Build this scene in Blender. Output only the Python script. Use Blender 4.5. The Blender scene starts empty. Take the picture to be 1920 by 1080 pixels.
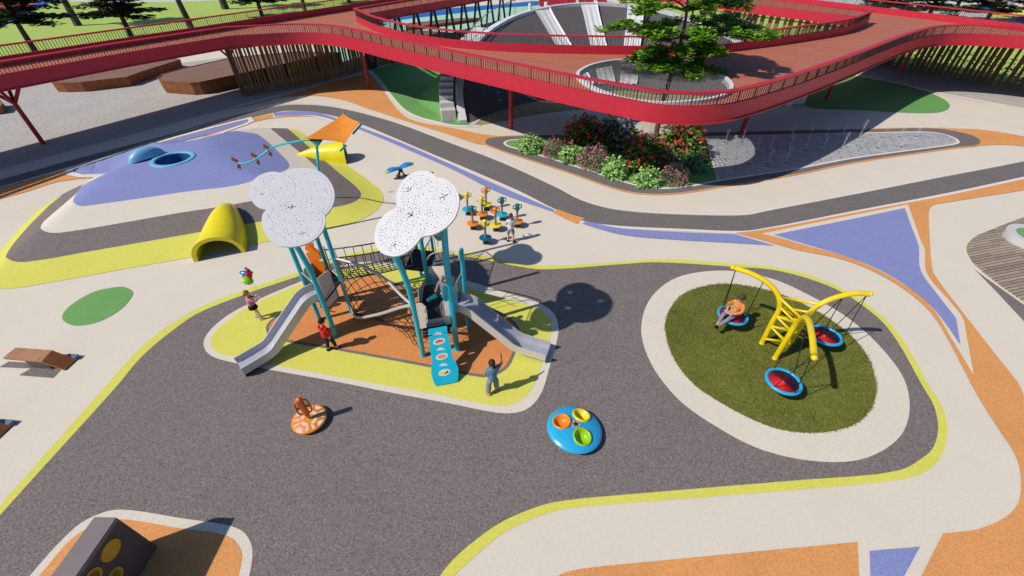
import bpy, bmesh, math, random
from mathutils import Vector, Matrix, Quaternion, geometry
random.seed(11)
PI = math.pi
scene = bpy.context.scene
COL = scene.collection
R = math.radians
# ------------------------------------------------------------------ survey: a photo point (1920x1080) on a level plane
H = 10.0; PITCH = R(40); F = 797.0
CP, SP = math.cos(PITCH), math.sin(PITCH)
def P(px, py, z=0.0):
    x = (px - 960) / F; y = -(py - 540) / F
    dy = CP + y * SP; dz = -SP + y * CP
    k = (H - z) / -dz
    return Vector((x * k, dy * k, z))
def PS(pts, z=0.0): return [P(a, b, z) for a, b in pts]
def on_plane(px, py, c, n):
    x = (px - 960) / F; y = -(py - 540) / F
    d = Vector((x, CP + y * SP, -SP + y * CP)); o = Vector((0, 0, H))
    return o + d * ((c - o).dot(n) / d.dot(n))
# ------------------------------------------------------------------ materials
def new_mat(name):
    m = bpy.data.materials.new(name); m.use_nodes = True
    nt = m.node_tree; b = nt.nodes['Principled BSDF']
    return m, nt, b
def lin(r, g, b):
    f = lambda c: (c / 255 / 12.92) if c / 255 <= 0.04045 else ((c / 255 + 0.055) / 1.055) ** 2.4
    return (f(r), f(g), f(b))
def mul(c, k): return tuple(min(1, x * k) for x in c)
def ramp(nt, stops):
    n = nt.nodes.new('ShaderNodeValToRGB'); e = n.color_ramp.elements
    while len(e) < len(stops): e.new(0.5)
    for el, (p, c) in zip(e, stops): el.position = p; el.color = (*c, 1)
    return n
def noise(nt, scale, detail=2, rough=0.5, vec=None):
    n = nt.nodes.new('ShaderNodeTexNoise'); n.inputs['Scale'].default_value = scale
    n.inputs['Detail'].default_value = detail; n.inputs['Roughness'].default_value = rough
    if vec is None:
        tc = nt.nodes.get('TC') or nt.nodes.new('ShaderNodeTexCoord'); tc.name = 'TC'; vec = tc.outputs['Object']
    nt.links.new(vec, n.inputs['Vector'])
    return n
def mixc(nt, a, b, fac, mode='MIX'):
    n = nt.nodes.new('ShaderNodeMix'); n.data_type = 'RGBA'; n.blend_type = mode
    for sock, v in ((n.inputs[6], a), (n.inputs[7], b), (n.inputs[0], fac)):
        if hasattr(v, 'is_output'): nt.links.new(v, sock)
        elif isinstance(v, tuple): sock.default_value = (*v, 1)
        else: sock.default_value = v
    return n.outputs[2]
def bump(nt, b, h, strength=0.3, dist=0.01):
    n = nt.nodes.new('ShaderNodeBump'); n.inputs['Strength'].default_value = strength; n.inputs['Distance'].default_value = dist
    nt.links.new(h, n.inputs['Height']); nt.links.new(n.outputs[0], b.inputs['Normal'])
def rubber(name, col, amp=0.35, scale=42, big=0.10, flecks=None):
    """poured rubber crumb: fine two-tone grain, faint cloudy wear"""
    m, nt, b = new_mat(name)
    n1 = noise(nt, scale, 3, 0.75)
    r1 = ramp(nt, [(0.30, mul(col, 1 - amp)), (0.52, col), (0.72, mul(col, 1 + amp * 0.8))]); nt.links.new(n1.outputs[0], r1.inputs[0])
    n2 = noise(nt, 0.55, 4, 0.6)
    r2 = ramp(nt, [(0.3, (1 - big,) * 3), (0.7, (1, 1, 1))]); nt.links.new(n2.outputs[0], r2.inputs[0])
    c = mixc(nt, r1.outputs[0], r2.outputs[0], 1.0, 'MULTIPLY')
    n4 = noise(nt, scale * 0.3, 2, 0.6)
    r4 = ramp(nt, [(0.35, (1 - amp * 0.3,) * 3), (0.65, (1, 1, 1))]); nt.links.new(n4.outputs[0], r4.inputs[0])
    c = mixc(nt, c, r4.outputs[0], 1.0, 'MULTIPLY')
    if flecks:
        n3 = noise(nt, scale * 1.7, 1, 0.5)
        r3 = ramp(nt, [(0.66, (0, 0, 0)), (0.7, (1, 1, 1))]); nt.links.new(n3.outputs[0], r3.inputs[0])
        c = mixc(nt, c, flecks, r3.outputs[0])
    nt.links.new(c, b.inputs['Base Color']); b.inputs['Roughness'].default_value = 0.85
    b.inputs['Specular IOR Level'].default_value = 0.25
    bump(nt, b, n1.outputs[0], 0.25, 0.012)
    return m
def paint(name, col, rough=0.35, metal=0.0, var=0.06, coat=0.0, spec=0.5):
    m, nt, b = new_mat(name)
    n = noise(nt, 3.0, 3, 0.6)
    r = ramp(nt, [(0.3, mul(col, 1 - var)), (0.7, mul(col, 1 + var))]); nt.links.new(n.outputs[0], r.inputs[0])
    nt.links.new(r.outputs[0], b.inputs['Base Color'])
    n2 = noise(nt, 14, 3, 0.6); r2 = ramp(nt, [(0.3, (max(0, rough - .07),) * 3), (0.7, (min(1, rough + .08),) * 3)])
    nt.links.new(n2.outputs[0], r2.inputs[0]); nt.links.new(r2.outputs[0], b.inputs['Roughness'])
    b.inputs['Metallic'].default_value = metal; b.inputs['Coat Weight'].default_value = coat
    b.inputs['Specular IOR Level'].default_value = spec
    return m
def leafmat(name, stops, trans=0.25):
    m, nt, b = new_mat(name)
    g = nt.nodes.new('ShaderNodeNewGeometry')
    r = ramp(nt, stops); nt.links.new(g.outputs['Random Per Island'], r.inputs[0])
    nt.links.new(r.outputs[0], b.inputs['Base Color']); b.inputs['Roughness'].default_value = 0.5
    t = nt.nodes.new('ShaderNodeBsdfTranslucent'); nt.links.new(r.outputs[0], t.inputs[0])
    mx = nt.nodes.new('ShaderNodeMixShader'); mx.inputs[0].default_value = trans
    nt.links.new(b.outputs[0], mx.inputs[1]); nt.links.new(t.outputs[0], mx.inputs[2])
    nt.links.new(mx.outputs[0], nt.nodes['Material Output'].inputs[0])
    return m
def wave_wood(name, c1, c2, axis_scale, plank=0.12, ang=0.0, gap=0.012, gapcol=None):
    """planks running along local X (turned by ang), grain and thin gaps"""
    m, nt, b = new_mat(name)
    tc = nt.nodes.new('ShaderNodeTexCoord'); tc.name = 'TC'
    mp = nt.nodes.new('ShaderNodeMapping'); mp.inputs['Rotation'].default_value = (0, 0, ang)
    nt.links.new(tc.outputs['Object'], mp.inputs[0])
    bt = nt.nodes.new('ShaderNodeTexBrick'); bt.inputs['Scale'].default_value = 1.0
    bt.inputs['Brick Width'].default_value = 2.2; bt.inputs['Row Height'].default_value = plank
    bt.inputs['Mortar Size'].default_value = gap; bt.inputs['Mortar Smooth'].default_value = 0.1
    bt.inputs['Color1'].default_value = (*c1, 1); bt.inputs['Color2'].default_value = (*c2, 1)
    bt.inputs['Mortar'].default_value = (*(gapcol or mul(c1, 0.25)), 1); bt.inputs['Bias'].default_value = 0.0
    nt.links.new(mp.outputs[0], bt.inputs['Vector'])
    mp2 = nt.nodes.new('ShaderNodeMapping'); mp2.inputs['Scale'].default_value = (0.8, 14, 14)
    nt.links.new(mp.outputs[0], mp2.inputs[0])
    n = noise(nt, axis_scale, 3, 0.6, mp2.outputs[0])
    r = ramp(nt, [(0.3, (0.72,) * 3), (0.7, (1.12 if False else 1.0,) * 3)]); nt.links.new(n.outputs[0], r.inputs[0])
    c = mixc(nt, bt.outputs[0], r.outputs[0], 1.0, 'MULTIPLY')
    nt.links.new(c, b.inputs['Base Color']); b.inputs['Roughness'].default_value = 0.7
    return m
def barkmat(name, c1, c2, sc=9):
    m, nt, b = new_mat(name)
    tc = nt.nodes.new('ShaderNodeTexCoord'); tc.name = 'TC'
    mp = nt.nodes.new('ShaderNodeMapping'); mp.inputs['Scale'].default_value = (1, 1, 0.25); nt.links.new(tc.outputs['Object'], mp.inputs[0])
    n = noise(nt, sc, 4, 0.7, mp.outputs[0]); r = ramp(nt, [(0.3, c1), (0.7, c2)]); nt.links.new(n.outputs[0], r.inputs[0])
    nt.links.new(r.outputs[0], b.inputs['Base Color']); b.inputs['Roughness'].default_value = 0.9
    bump(nt, b, n.outputs[0], 0.8, 0.05)
    return m
M = {}
M['cream'] = rubber('cream_rubber', lin(226, 215, 197), 0.18, 46, 0.05, lin(200, 178, 154))
M['white_line'] = rubber('pale_line_rubber', lin(228, 220, 210), 0.10, 46, 0.04)
M['asphalt'] = rubber('charcoal_rubber', lin(139, 128, 124), 0.8, 48, 0.08, lin(44, 38, 38))
M['path'] = rubber('charcoal_path_rubber', lin(128, 121, 118), 0.6, 34, 0.10, lin(52, 48, 47))
M['yellow'] = rubber('yellow_rubber', lin(224, 219, 98), 0.22, 46, 0.06, lin(206, 190, 84))
M['orange'] = rubber('orange_rubber', lin(234, 163, 98), 0.32, 40, 0.12, lin(196, 112, 60))
M['orange2'] = rubber('deep_orange_rubber', lin(229, 150, 87), 0.34, 40, 0.12, lin(184, 98, 48))
M['blue'] = rubber('violet_blue_rubber', lin(140, 148, 197), 0.32, 42, 0.06, lin(112, 116, 174))
M['green'] = rubber('green_rubber', lin(116, 168, 94), 0.22, 46, 0.08, lin(92, 144, 74))
M['deepgreen'] = rubber('deep_green_rubber', lin(110, 164, 92), 0.22, 30, 0.10, lin(86, 138, 72))
M['mint'] = rubber('mint_court', lin(170, 212, 190), 0.06, 20, 0.05)
M['courtblue'] = rubber('blue_court', lin(40, 110, 180), 0.1, 20, 0.08)
M['terracotta'] = rubber('terracotta_court', lin(190, 95, 75), 0.15, 20, 0.08)
M['pavement'] = rubber('pale_pavement', lin(206, 202, 198), 0.08, 20, 0.08)
M['gravel'] = rubber('grey_gravel', lin(198, 192, 184), 0.55, 15, 0.12, lin(112, 108, 108))
M['sandy'] = rubber('tan_rubber', lin(172, 156, 112), 0.25, 3.0, 0.25)
M['soil'] = rubber('planter_soil', lin(142, 112, 98), 0.4, 24, 0.12)
M['grey_slope'] = rubber('grey_slope_rubber', lin(100, 95, 95), 0.45, 30, 0.08)
M['lawn'] = rubber('lawn_grass', lin(178, 202, 100), 0.26, 14, 0.12, lin(146, 178, 80))
M['turf'] = rubber('swing_turf', lin(124, 126, 54), 0.35, 22, 0.3)
M['red'] = paint('red_steel', lin(190, 34, 54), 0.5, 0, 0.05)
M['redpost'] = paint('red_post_steel', lin(184, 22, 30), 0.4, 0, 0.06)
M['bar'] = paint('dark_bar_steel', lin(72, 58, 54), 0.45, 0.2)
M['black'] = paint('black_rubber_coat', lin(26, 25, 27), 0.55)
M['rope'] = paint('black_rope', lin(30, 28, 28), 0.8)
M['teal'] = paint('teal_powder_coat', lin(20, 178, 194), 0.32, 0, 0.04, 0.15)
M['tealpanel'] = paint('teal_plastic', lin(20, 178, 204), 0.35, 0, 0.03)
M['darkteal'] = paint('dark_teal_plastic', lin(10, 112, 118), 0.35)
M['cloud'] = paint('white_cloud_panel', lin(210, 208, 208), 0.4, 0, 0.03)
M['groove'] = paint('cloud_groove', lin(150, 150, 152), 0.5)
M['steel'] = paint('brushed_slide_steel', lin(186, 186, 194), 0.42, 0.3, 0.05)
M['slidewhite'] = paint('pale_slide_side', lin(205, 200, 192), 0.4, 0.15, 0.04)
M['pale'] = paint('pale_grey_tube', lin(190, 184, 176), 0.4, 0.25)
M['greytube'] = paint('grey_tube', lin(140, 138, 136), 0.4, 0.4)
M['beige'] = paint('beige_plastic_panel', lin(216, 204, 192), 0.45)
M['greypanel'] = paint('grey_plastic_panel', lin(176, 176, 174), 0.4)
M['redline'] = paint('red_panel_line', lin(214, 84, 58), 0.5)
M['orangeplastic'] = paint('orange_plastic', lin(224, 110, 12), 0.35, 0, 0.05)
M['orangesail'] = paint('orange_sail_cloth', lin(222, 132, 30), 0.7)
M['rust'] = paint('rust_orange_fin', lin(196, 88, 24), 0.5)
M['yellowpaint'] = paint('yellow_gloss_paint', lin(236, 204, 14), 0.28, 0, 0.04, 0.2)
M['yellowtunnel'] = paint('yellow_moulded_plastic', lin(240, 220, 14), 0.34, 0, 0.05, 0.1)
M['lightblue'] = paint('light_blue_plastic', lin(120, 182, 214), 0.4)
M['navy'] = paint('navy_liner', lin(44, 96, 156), 0.5)
M['skyblue'] = paint('sky_blue_plastic', lin(46, 168, 216), 0.28, 0, 0.03, 0.2)
M['rimblue'] = paint('bright_blue_padding', lin(34, 168, 216), 0.38)
M['melonred'] = paint('melon_red_mat', lin(220, 32, 42), 0.55)
M['lime'] = paint('lime_plastic', lin(150, 196, 24), 0.3, 0, 0.03, 0.2)
M['bowlyellow'] = paint('bowl_yellow_plastic', lin(238, 212, 34), 0.3, 0, 0.03, 0.2)
M['bowlorange'] = paint('bowl_orange_plastic', lin(238, 136, 24), 0.3, 0, 0.03, 0.2)
M['emblem'] = paint('grey_emblem', lin(164, 160, 158), 0.5)
M['seesawblue'] = paint('seesaw_blue', lin(34, 132, 222), 0.35, 0, 0.03, 0.1)
M['discblue'] = paint('deep_blue_disc', lin(10, 96, 130), 0.4)
M['disccream'] = paint('disc_inlay', lin(216, 206, 194), 0.5)
M['wallgrey'] = paint('grey_wall_coating', lin(124, 114, 114), 0.7, 0, 0.05)
M['walldark'] = paint('dark_wall_coating', lin(92, 78, 76), 0.75, 0, 0.06)
M['walltan'] = paint('mustard_disc', lin(212, 160, 44), 0.5)
M['stone'] = paint('pale_stone_block', lin(200, 198, 196), 0.7, 0, 0.08)
M['whiterim'] = paint('white_concrete_rim', lin(214, 214, 216), 0.6, 0, 0.04)
M['wslide'] = paint('white_wave_slide', lin(216, 214, 212), 0.3, 0, 0.03)
M['mesh'] = paint('grey_wire', lin(150, 148, 146), 0.5, 0.4)
M['corten'] = paint('corten_steel', lin(140, 84, 46), 0.85, 0, 0.28)
M['strut'] = paint('dark_strut', lin(48, 44, 44), 0.6)
M['slat'] = barkmat('brown_slat_wood', lin(104, 76, 50), lin(152, 116, 80), 5)
M['bark'] = barkmat('tree_bark', lin(78, 62, 46), lin(132, 110, 84))
M['barkdark'] = barkmat('dark_tree_bark', lin(48, 42, 36), lin(92, 82, 70), 6)
M['deck'] = wave_wood('terracotta_deck_boards', lin(188, 110, 82), lin(202, 122, 94), 3.0, 0.16, R(28), 0.006, lin(120, 62, 46))
M['planks'] = wave_wood('weathered_planks', lin(186, 168, 146), lin(154, 136, 118), 3.0, 0.14, R(-14), 0.016, lin(90, 76, 64))
M['brownplank'] = wave_wood('brown_planks', lin(158, 98, 58), lin(186, 128, 84), 3.0, 0.09, R(90), 0.008, lin(206, 178, 150))
M['brownply'] = paint('brown_board', lin(178, 106, 54), 0.6, 0, 0.14)
M['bluegrey'] = paint('blue_grey_support', lin(100, 116, 134), 0.5)
M['skin'] = paint('light_skin', lin(222, 170, 144), 0.55, 0, 0.03)
M['skintan'] = paint('tan_skin', lin(176, 116, 84), 0.55, 0, 0.03)
M['eye'] = paint('eye_dark', lin(30, 24, 22), 0.3)
M['lip'] = paint('lip', lin(190, 106, 98), 0.5)
def cloth(name, rgb, var=0.12): return paint(name, lin(*rgb), 0.9, 0, var, 0, 0.2)
M['water'] = None
def water():
    m, nt, b = new_mat('water_spray')
    b.inputs['Base Color'].default_value = (0.9, 0.93, 0.95, 1); b.inputs['Roughness'].default_value = 0.3
    b.inputs['Alpha'].default_value = 0.5
    n = noise(nt, 40, 1); r = ramp(nt, [(0.4, (0.75, 0.8, 0.84)), (0.6, (0.95, 0.96, 0.97))]); nt.links.new(n.outputs[0], r.inputs[0]); nt.links.new(r.outputs[0], b.inputs['Base Color'])
    return m
M['water'] = water()
def pavers():
    m, nt, b = new_mat('grey_pavers')
    tc = nt.nodes.new('ShaderNodeTexCoord'); tc.name = 'TC'
    mp = nt.nodes.new('ShaderNodeMapping'); mp.inputs['Rotation'].default_value = (0, 0, R(24)); nt.links.new(tc.outputs['Object'], mp.inputs[0])
    bt = nt.nodes.new('ShaderNodeTexBrick'); bt.inputs['Scale'].default_value = 1
    bt.inputs['Brick Width'].default_value = 1.1; bt.inputs['Row Height'].default_value = 0.42; bt.inputs['Mortar Size'].default_value = 0.014
    bt.inputs['Color1'].default_value = (*lin(182, 183, 184), 1); bt.inputs['Color2'].default_value = (*lin(198, 198, 198), 1); bt.inputs['Mortar'].default_value = (*lin(70, 70, 72), 1)
    nt.links.new(mp.outputs[0], bt.inputs['Vector'])
    n = noise(nt, 2.5, 4, 0.7); r = ramp(nt, [(0.3, (0.72,) * 3), (0.7, (1, 1, 1))]); nt.links.new(n.outputs[0], r.inputs[0])
    nt.links.new(mixc(nt, bt.outputs[0], r.outputs[0], 1.0, 'MULTIPLY'), b.inputs['Base Color']); b.inputs['Roughness'].default_value = 0.45
    bump(nt, b, bt.outputs['Fac'], -0.4, 0.01)
    return m
M['pavers'] = pavers()
M['leafmain'] = leafmat('tropical_leaf', [(0, lin(70, 120, 24)), (0.45, lin(104, 160, 34)), (0.8, lin(140, 188, 50)), (1, lin(166, 206, 74))], 0.3)
M['leafdark'] = leafmat('cedar_needles', [(0, lin(24, 36, 16)), (0.6, lin(40, 54, 24)), (1, lin(66, 80, 34))], 0.12)
M['leafmid'] = leafmat('mid_green_leaf', [(0, lin(44, 66, 30)), (0.6, lin(70, 96, 44)), (1, lin(100, 126, 62))], 0.2)
M['leaflight'] = leafmat('light_green_leaf', [(0, lin(112, 160, 70)), (0.5, lin(154, 200, 106)), (1, lin(192, 226, 146))], 0.2)
M['leafblue'] = leafmat('cool_green_leaf', [(0, lin(52, 100, 62)), (0.5, lin(72, 128, 80)), (1, lin(104, 158, 104))], 0.2)
M['leafrhodo'] = leafmat('rhododendron_leaf', [(0, lin(54, 74, 28)), (0.6, lin(94, 118, 42)), (1, lin(150, 162, 66))], 0.18)
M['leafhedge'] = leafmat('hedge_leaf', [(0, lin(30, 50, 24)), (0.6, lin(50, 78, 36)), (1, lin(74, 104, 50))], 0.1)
M['leafole'] = leafmat('oleander_leaf', [(0, lin(72, 98, 60)), (0.6, lin(112, 138, 92)), (1, lin(164, 180, 138))], 0.18)
M['petalred'] = leafmat('red_petal', [(0, lin(176, 24, 26)), (0.6, lin(222, 44, 42)), (1, lin(238, 92, 76))], 0.2)
M['petalpurple'] = leafmat('violet_petal', [(0, lin(98, 86, 178)), (0.6, lin(134, 122, 212)), (1, lin(176, 168, 230))], 0.2)
M['petalpink'] = leafmat('pink_petal', [(0, lin(170, 44, 94)), (0.5, lin(212, 108, 138)), (1, lin(236, 188, 192))], 0.2)
M['petalwhite'] = leafmat('pale_petal', [(0, lin(190, 180, 170)), (1, lin(224, 216, 210))], 0.2)
M['blade'] = leafmat('grass_blade', [(0, lin(106, 114, 44)), (0.5, lin(138, 144, 62)), (0.85, lin(140, 140, 66)), (1, lin(158, 150, 90))], 0.2)

def patchy(m, lo, scale):
    nt = m.node_tree; r = next(n for n in nt.nodes if n.type == 'VALTORGB'); b = nt.nodes['Principled BSDF']
    n = noise(nt, scale, 4, 0.65); r2 = ramp(nt, [(0.36, lo), (0.62, (1, 1, 1))]); nt.links.new(n.outputs[0], r2.inputs[0])
    c = mixc(nt, r.outputs[0], r2.outputs[0], 1.0, 'MULTIPLY'); nt.links.new(c, b.inputs['Base Color'])
    t = next((q for q in nt.nodes if q.type == 'BSDF_TRANSLUCENT'), None)
    if t: nt.links.new(c, t.inputs[0])
patchy(M['blade'], (0.50, 0.62, 0.48), 1.5)
# ------------------------------------------------------------------ mesh helpers
def ROOT(o): 
    while o.parent: o = o.parent
    return o
class MB:
    def __init__(s): s.v = []; s.f = []; s.mi = []; s.cur = 0
    def add(s, vs, fs, mat=None):
        k = len(s.v); s.v += [Vector(v) for v in vs]
        s.f += [tuple(i + k for i in f) for f in fs]; s.mi += [s.cur if mat is None else mat] * len(fs); return s
    def box(s, c, size, mat=None, rot=None):
        sx, sy, sz = [d / 2 for d in size]; c = Vector(c)
        vs = [Vector((x, y, z)) for x in (-sx, sx) for y in (-sy, sy) for z in (-sz, sz)]
        if rot is not None: vs = [rot @ v for v in vs]
        return s.add([c + v for v in vs], [(0, 1, 3, 2), (4, 6, 7, 5), (0, 4, 5, 1), (2, 3, 7, 6), (0, 2, 6, 4), (1, 5, 7, 3)], mat)
    def tube(s, pts, r, n=8, mat=None, caps=True, closed=False):
        pts = [Vector(p) for p in pts]; m = len(pts)
        rs = r if isinstance(r, (list, tuple)) else [r] * m
        up = None; vs = []; fs = []
        for i, p in enumerate(pts):
            if closed: t = pts[(i + 1) % m] - pts[i - 1]
            else: t = pts[min(i + 1, m - 1)] - pts[max(i - 1, 0)]
            if t.length < 1e-9: t = Vector((0, 0, 1))
            t.normalize()
            if up is None:
                up = Vector((0, 0, 1)) if abs(t.z) < 0.9 else Vector((1, 0, 0))
            up = up - t * up.dot(t)
            if up.length < 1e-6: up = t.orthogonal()
            up.normalize(); sd = t.cross(up)
            for j in range(n):
                a = 2 * PI * (j + 0.5) / n; vs.append(p + (up * math.cos(a) + sd * math.sin(a)) * rs[i])
        for i in range(m if closed else m - 1):
            i2 = (i + 1) % m
            for j in range(n): fs.append((i * n + j, i2 * n + j, i2 * n + (j + 1) % n, i * n + (j + 1) % n)[::-1])
        if caps and not closed:
            fs.append(tuple(range(n))); fs.append(tuple(range((m - 1) * n, m * n))[::-1])
        return s.add(vs, fs, mat)
    def sphere(s, c, r, n=12, m=8, mat=None, lo=-PI / 2, rot=None):
        c = Vector(c); r = (r, r, r) if not isinstance(r, (tuple, list)) else r
        vs = []; fs = []
        for i in range(m + 1):
            a = lo + (PI / 2 - lo) * i / m
            for j in range(n):
                b = 2 * PI * j / n
                d = Vector((r[0] * math.cos(a) * math.cos(b), r[1] * math.cos(a) * math.sin(b), r[2] * math.sin(a)))
                vs.append(c + (rot @ d if rot is not None else d))
        for i in range(m):
            for j in range(n): fs.append((i * n + j, i * n + (j + 1) % n, (i + 1) * n + (j + 1) % n, (i + 1) * n + j))
        if lo > -PI / 2: fs.append(tuple(range(n))[::-1])
        return s.add(vs, fs, mat)
    def lathe(s, prof, c=(0, 0, 0), n=32, mat=None, rot=None):
        c = Vector(c); vs = []; fs = []
        for r, z in prof:
            for j in range(n):
                a = 2 * PI * j / n; d = Vector((r * math.cos(a), r * math.sin(a), z)); vs.append(c + (rot @ d if rot is not None else d))
        for i in range(len(prof) - 1):
            for j in range(n): fs.append((i * n + j, i * n + (j + 1) % n, (i + 1) * n + (j + 1) % n, (i + 1) * n + j))
        if prof[0][0] > 1e-4: fs.append(tuple(range(n))[::-1])
        if prof[-1][0] > 1e-4: fs.append(tuple(range((len(prof) - 1) * n, len(prof) * n)))
        return s.add(vs, fs, mat)
    def torus(s, c, R_, r, n=32, m=8, mat=None, rot=None, sc=(1, 1, 1)):
        pts = []
        for i in range(n):
            a = 2 * PI * i / n; d = Vector((R_ * math.cos(a) * sc[0], R_ * math.sin(a) * sc[1], 0)); pts.append(Vector(c) + (rot @ d if rot is not None else d))
        return s.tube(pts, r, m, mat, closed=True)
    def prism(s, poly, z0, z1, mat=None, topmat=None):
        n = len(poly); a = sum(poly[i][0] * poly[(i + 1) % n][1] - poly[(i + 1) % n][0] * poly[i][1] for i in range(n))
        if a < 0: poly = poly[::-1]
        vs = [(p[0], p[1], z0) for p in poly] + [(p[0], p[1], z1) for p in poly]
        s.add(vs, [tuple(range(n))[::-1]] + [(i, (i + 1) % n, n + (i + 1) % n, n + i) for i in range(n)], mat)
        return s.add([v for v in vs[n:]], [tuple(range(n))], mat if topmat is None else topmat)
    def slab(s, pts3, nrm, th, mat=None):
        """closed plate: outline of 3-D points pushed back by th along -nrm"""
        n = len(pts3); nrm = Vector(nrm).normalized(); pts3 = [Vector(p) for p in pts3]
        ar = Vector((0, 0, 0))
        for i in range(n): ar += pts3[i].cross(pts3[(i + 1) % n])
        if ar.dot(nrm) < 0: pts3 = pts3[::-1]
        vs = pts3 + [p - nrm * th for p in pts3]
        return s.add(vs, [tuple(range(n)), tuple(range(n, 2 * n))[::-1]] + [(i, n + i, n + (i + 1) % n, (i + 1) % n) for i in range(n)], mat)
    def wall(s, pts, hw, z0, z1, mat=None, closed=False):
        """upright strip along a plan line; z0/z1 numbers"""
        L, Rr = offset_line(pts, hw, closed); n = len(pts)
        vs = []
        for l, r in zip(L, Rr): vs += [(l.x, l.y, z0), (l.x, l.y, z1), (r.x, r.y, z1), (r.x, r.y, z0)]
        fs = []
        for i in range(n if closed else n - 1):
            a = i * 4; b = ((i + 1) % n) * 4
            for j in range(4): fs.append((a + j, b + j, b + (j + 1) % 4, a + (j + 1) % 4)[::-1])
        if not closed: fs += [(0, 1, 2, 3)[::-1], tuple((n - 1) * 4 + j for j in range(4))]
        return s.add(vs, fs, mat)
    def build(s, name, mats, parent=None, smooth=False, loc=None, local=False, bevel=0, auto=None):
        me = bpy.data.meshes.new(name)
        off = Vector((0, 0, 0))
        if not local:
            if parent is not None: off = Vector(ROOT(parent)['_loc'])
            elif loc is not None: off = Vector(loc)
        me.from_pydata([v - off for v in s.v], [], s.f)
        if not isinstance(mats, (list, tuple)): mats = [mats]
        for m in mats: me.materials.append(m if not isinstance(m, str) else M[m])
        me.polygons.foreach_set('material_index', s.mi)
        if smooth: me.polygons.foreach_set('use_smooth', [True] * len(me.polygons))
        me.update()
        if auto is not None:
            me.polygons.foreach_set('use_smooth', [True] * len(me.polygons)); me.set_sharp_from_angle(angle=R(auto))
        o = bpy.data.objects.new(name, me); COL.objects.link(o)
        if parent is not None: o.parent = parent
        elif loc is not None: o.location = loc
        if bevel:
            b = o.modifiers.new('Bevel', 'BEVEL'); b.width = bevel; b.segments = 2; b.limit_method = 'ANGLE'
        return o
def offset_line(pts, hw, closed=False):
    pts = [Vector((p[0], p[1])) for p in pts]; n = len(pts); L = []; Rr = []
    for i in range(n):
        if closed: a, b, c = pts[i - 1], pts[i], pts[(i + 1) % n]
        else: a, b, c = pts[max(i - 1, 0)], pts[i], pts[min(i + 1, n - 1)]
        d1 = (b - a); d2 = (c - b)
        if d1.length < 1e-9: d1 = d2
        if d2.length < 1e-9: d2 = d1
        d1 = d1.normalized(); d2 = d2.normalized(); n1 = Vector((-d1.y, d1.x)); n2 = Vector((-d2.y, d2.x))
        m = n1 + n2
        m = m.normalized() if m.length > 1e-6 else n1
        k = min(2.0, 1 / max(0.3, m.dot(n1)))
        L.append(b + m * hw * k); Rr.append(b - m * hw * k)
    return L, Rr
def spline(pts, n=6, closed=True, sharp=()):
    """centripetal Catmull-Rom in the plane of the points"""
    pts = [Vector(p) for p in pts]; m = len(pts); out = []
    def cr(p0, p1, p2, p3, t):
        t0 = 0; t1 = t0 + max(1e-4, (p1 - p0).length) ** 0.5; t2 = t1 + max(1e-4, (p2 - p1).length) ** 0.5; t3 = t2 + max(1e-4, (p3 - p2).length) ** 0.5
        t = t1 + (t2 - t1) * t
        A1 = p0 * ((t1 - t) / (t1 - t0)) + p1 * ((t - t0) / (t1 - t0)); A2 = p1 * ((t2 - t) / (t2 - t1)) + p2 * ((t - t1) / (t2 - t1)); A3 = p2 * ((t3 - t) / (t3 - t2)) + p3 * ((t - t2) / (t3 - t2))
        B1 = A1 * ((t2 - t) / (t2 - t0)) + A2 * ((t - t0) / (t2 - t0)); B2 = A2 * ((t3 - t) / (t3 - t1)) + A3 * ((t - t1) / (t3 - t1))
        return B1 * ((t2 - t) / (t2 - t1)) + B2 * ((t - t1) / (t2 - t1))
    for i in range(m if closed else m - 1):
        p1, p2 = pts[i], pts[(i + 1) % m]
        p0 = pts[i - 1] if (closed or i > 0) else p1 + (p1 - p2)
        p3 = pts[(i + 2) % m] if (closed or i + 2 < m) else p2 + (p2 - p1)
        if i in sharp: p0 = p1 + (p1 - p2)
        if (i + 1) % m in sharp: p3 = p2 + (p2 - p1)
        for k in range(n): out.append(cr(p0, p1, p2, p3, k / n))
    if not closed: out.append(pts[-1])
    return out
def inside(x, y, poly):
    c = False; j = len(poly) - 1
    for i in range(len(poly)):
        a, b = poly[i], poly[j]
        if (a[1] > y) != (b[1] > y) and x < (b[0] - a[0]) * (y - a[1]) / (b[1] - a[1]) + a[0]: c = not c
        j = i
    return c
def cdt(loops, extra=()):
    vs = []; es = []
    for lp, closed in loops:
        k = len(vs); n = len(lp); vs += [Vector((p[0], p[1])) for p in lp]
        es += [(k + i, k + (i + 1) % n) for i in range(n if closed else n - 1)]
    vs += [Vector((p[0], p[1])) for p in extra]
    r = geometry.delaunay_2d_cdt(vs, es, [], 0, 1e-5)
    return r[0], r[2]
def inset(poly, d):
    """parallel outline d metres inside"""
    a = sum(poly[i][0] * poly[(i + 1) % len(poly)][1] - poly[(i + 1) % len(poly)][0] * poly[i][1] for i in range(len(poly)))
    L, Rr = offset_line(poly, d, True)
    q = L if a > 0 else Rr
    return [Vector((p.x, p.y, 0)) for p in q]
def resample(pts, step, closed=False):
    pts = [Vector((p[0], p[1])) for p in pts]
    if closed: pts = pts + [pts[0]]
    out = [pts[0]]; acc = 0.0; ds = []
    for a, b in zip(pts, pts[1:]): acc += (b - a).length
    n = max(1, round(acc / step)); st = acc / n; need = st; run = 0
    for a, b in zip(pts, pts[1:]):
        L = (b - a).length
        while run + L >= need - 1e-9 and len(out) < n + (0 if closed else 1):
            out.append(a + (b - a) * ((need - run) / L)); need += st
        run += L
    return out[:n] if closed else out
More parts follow.
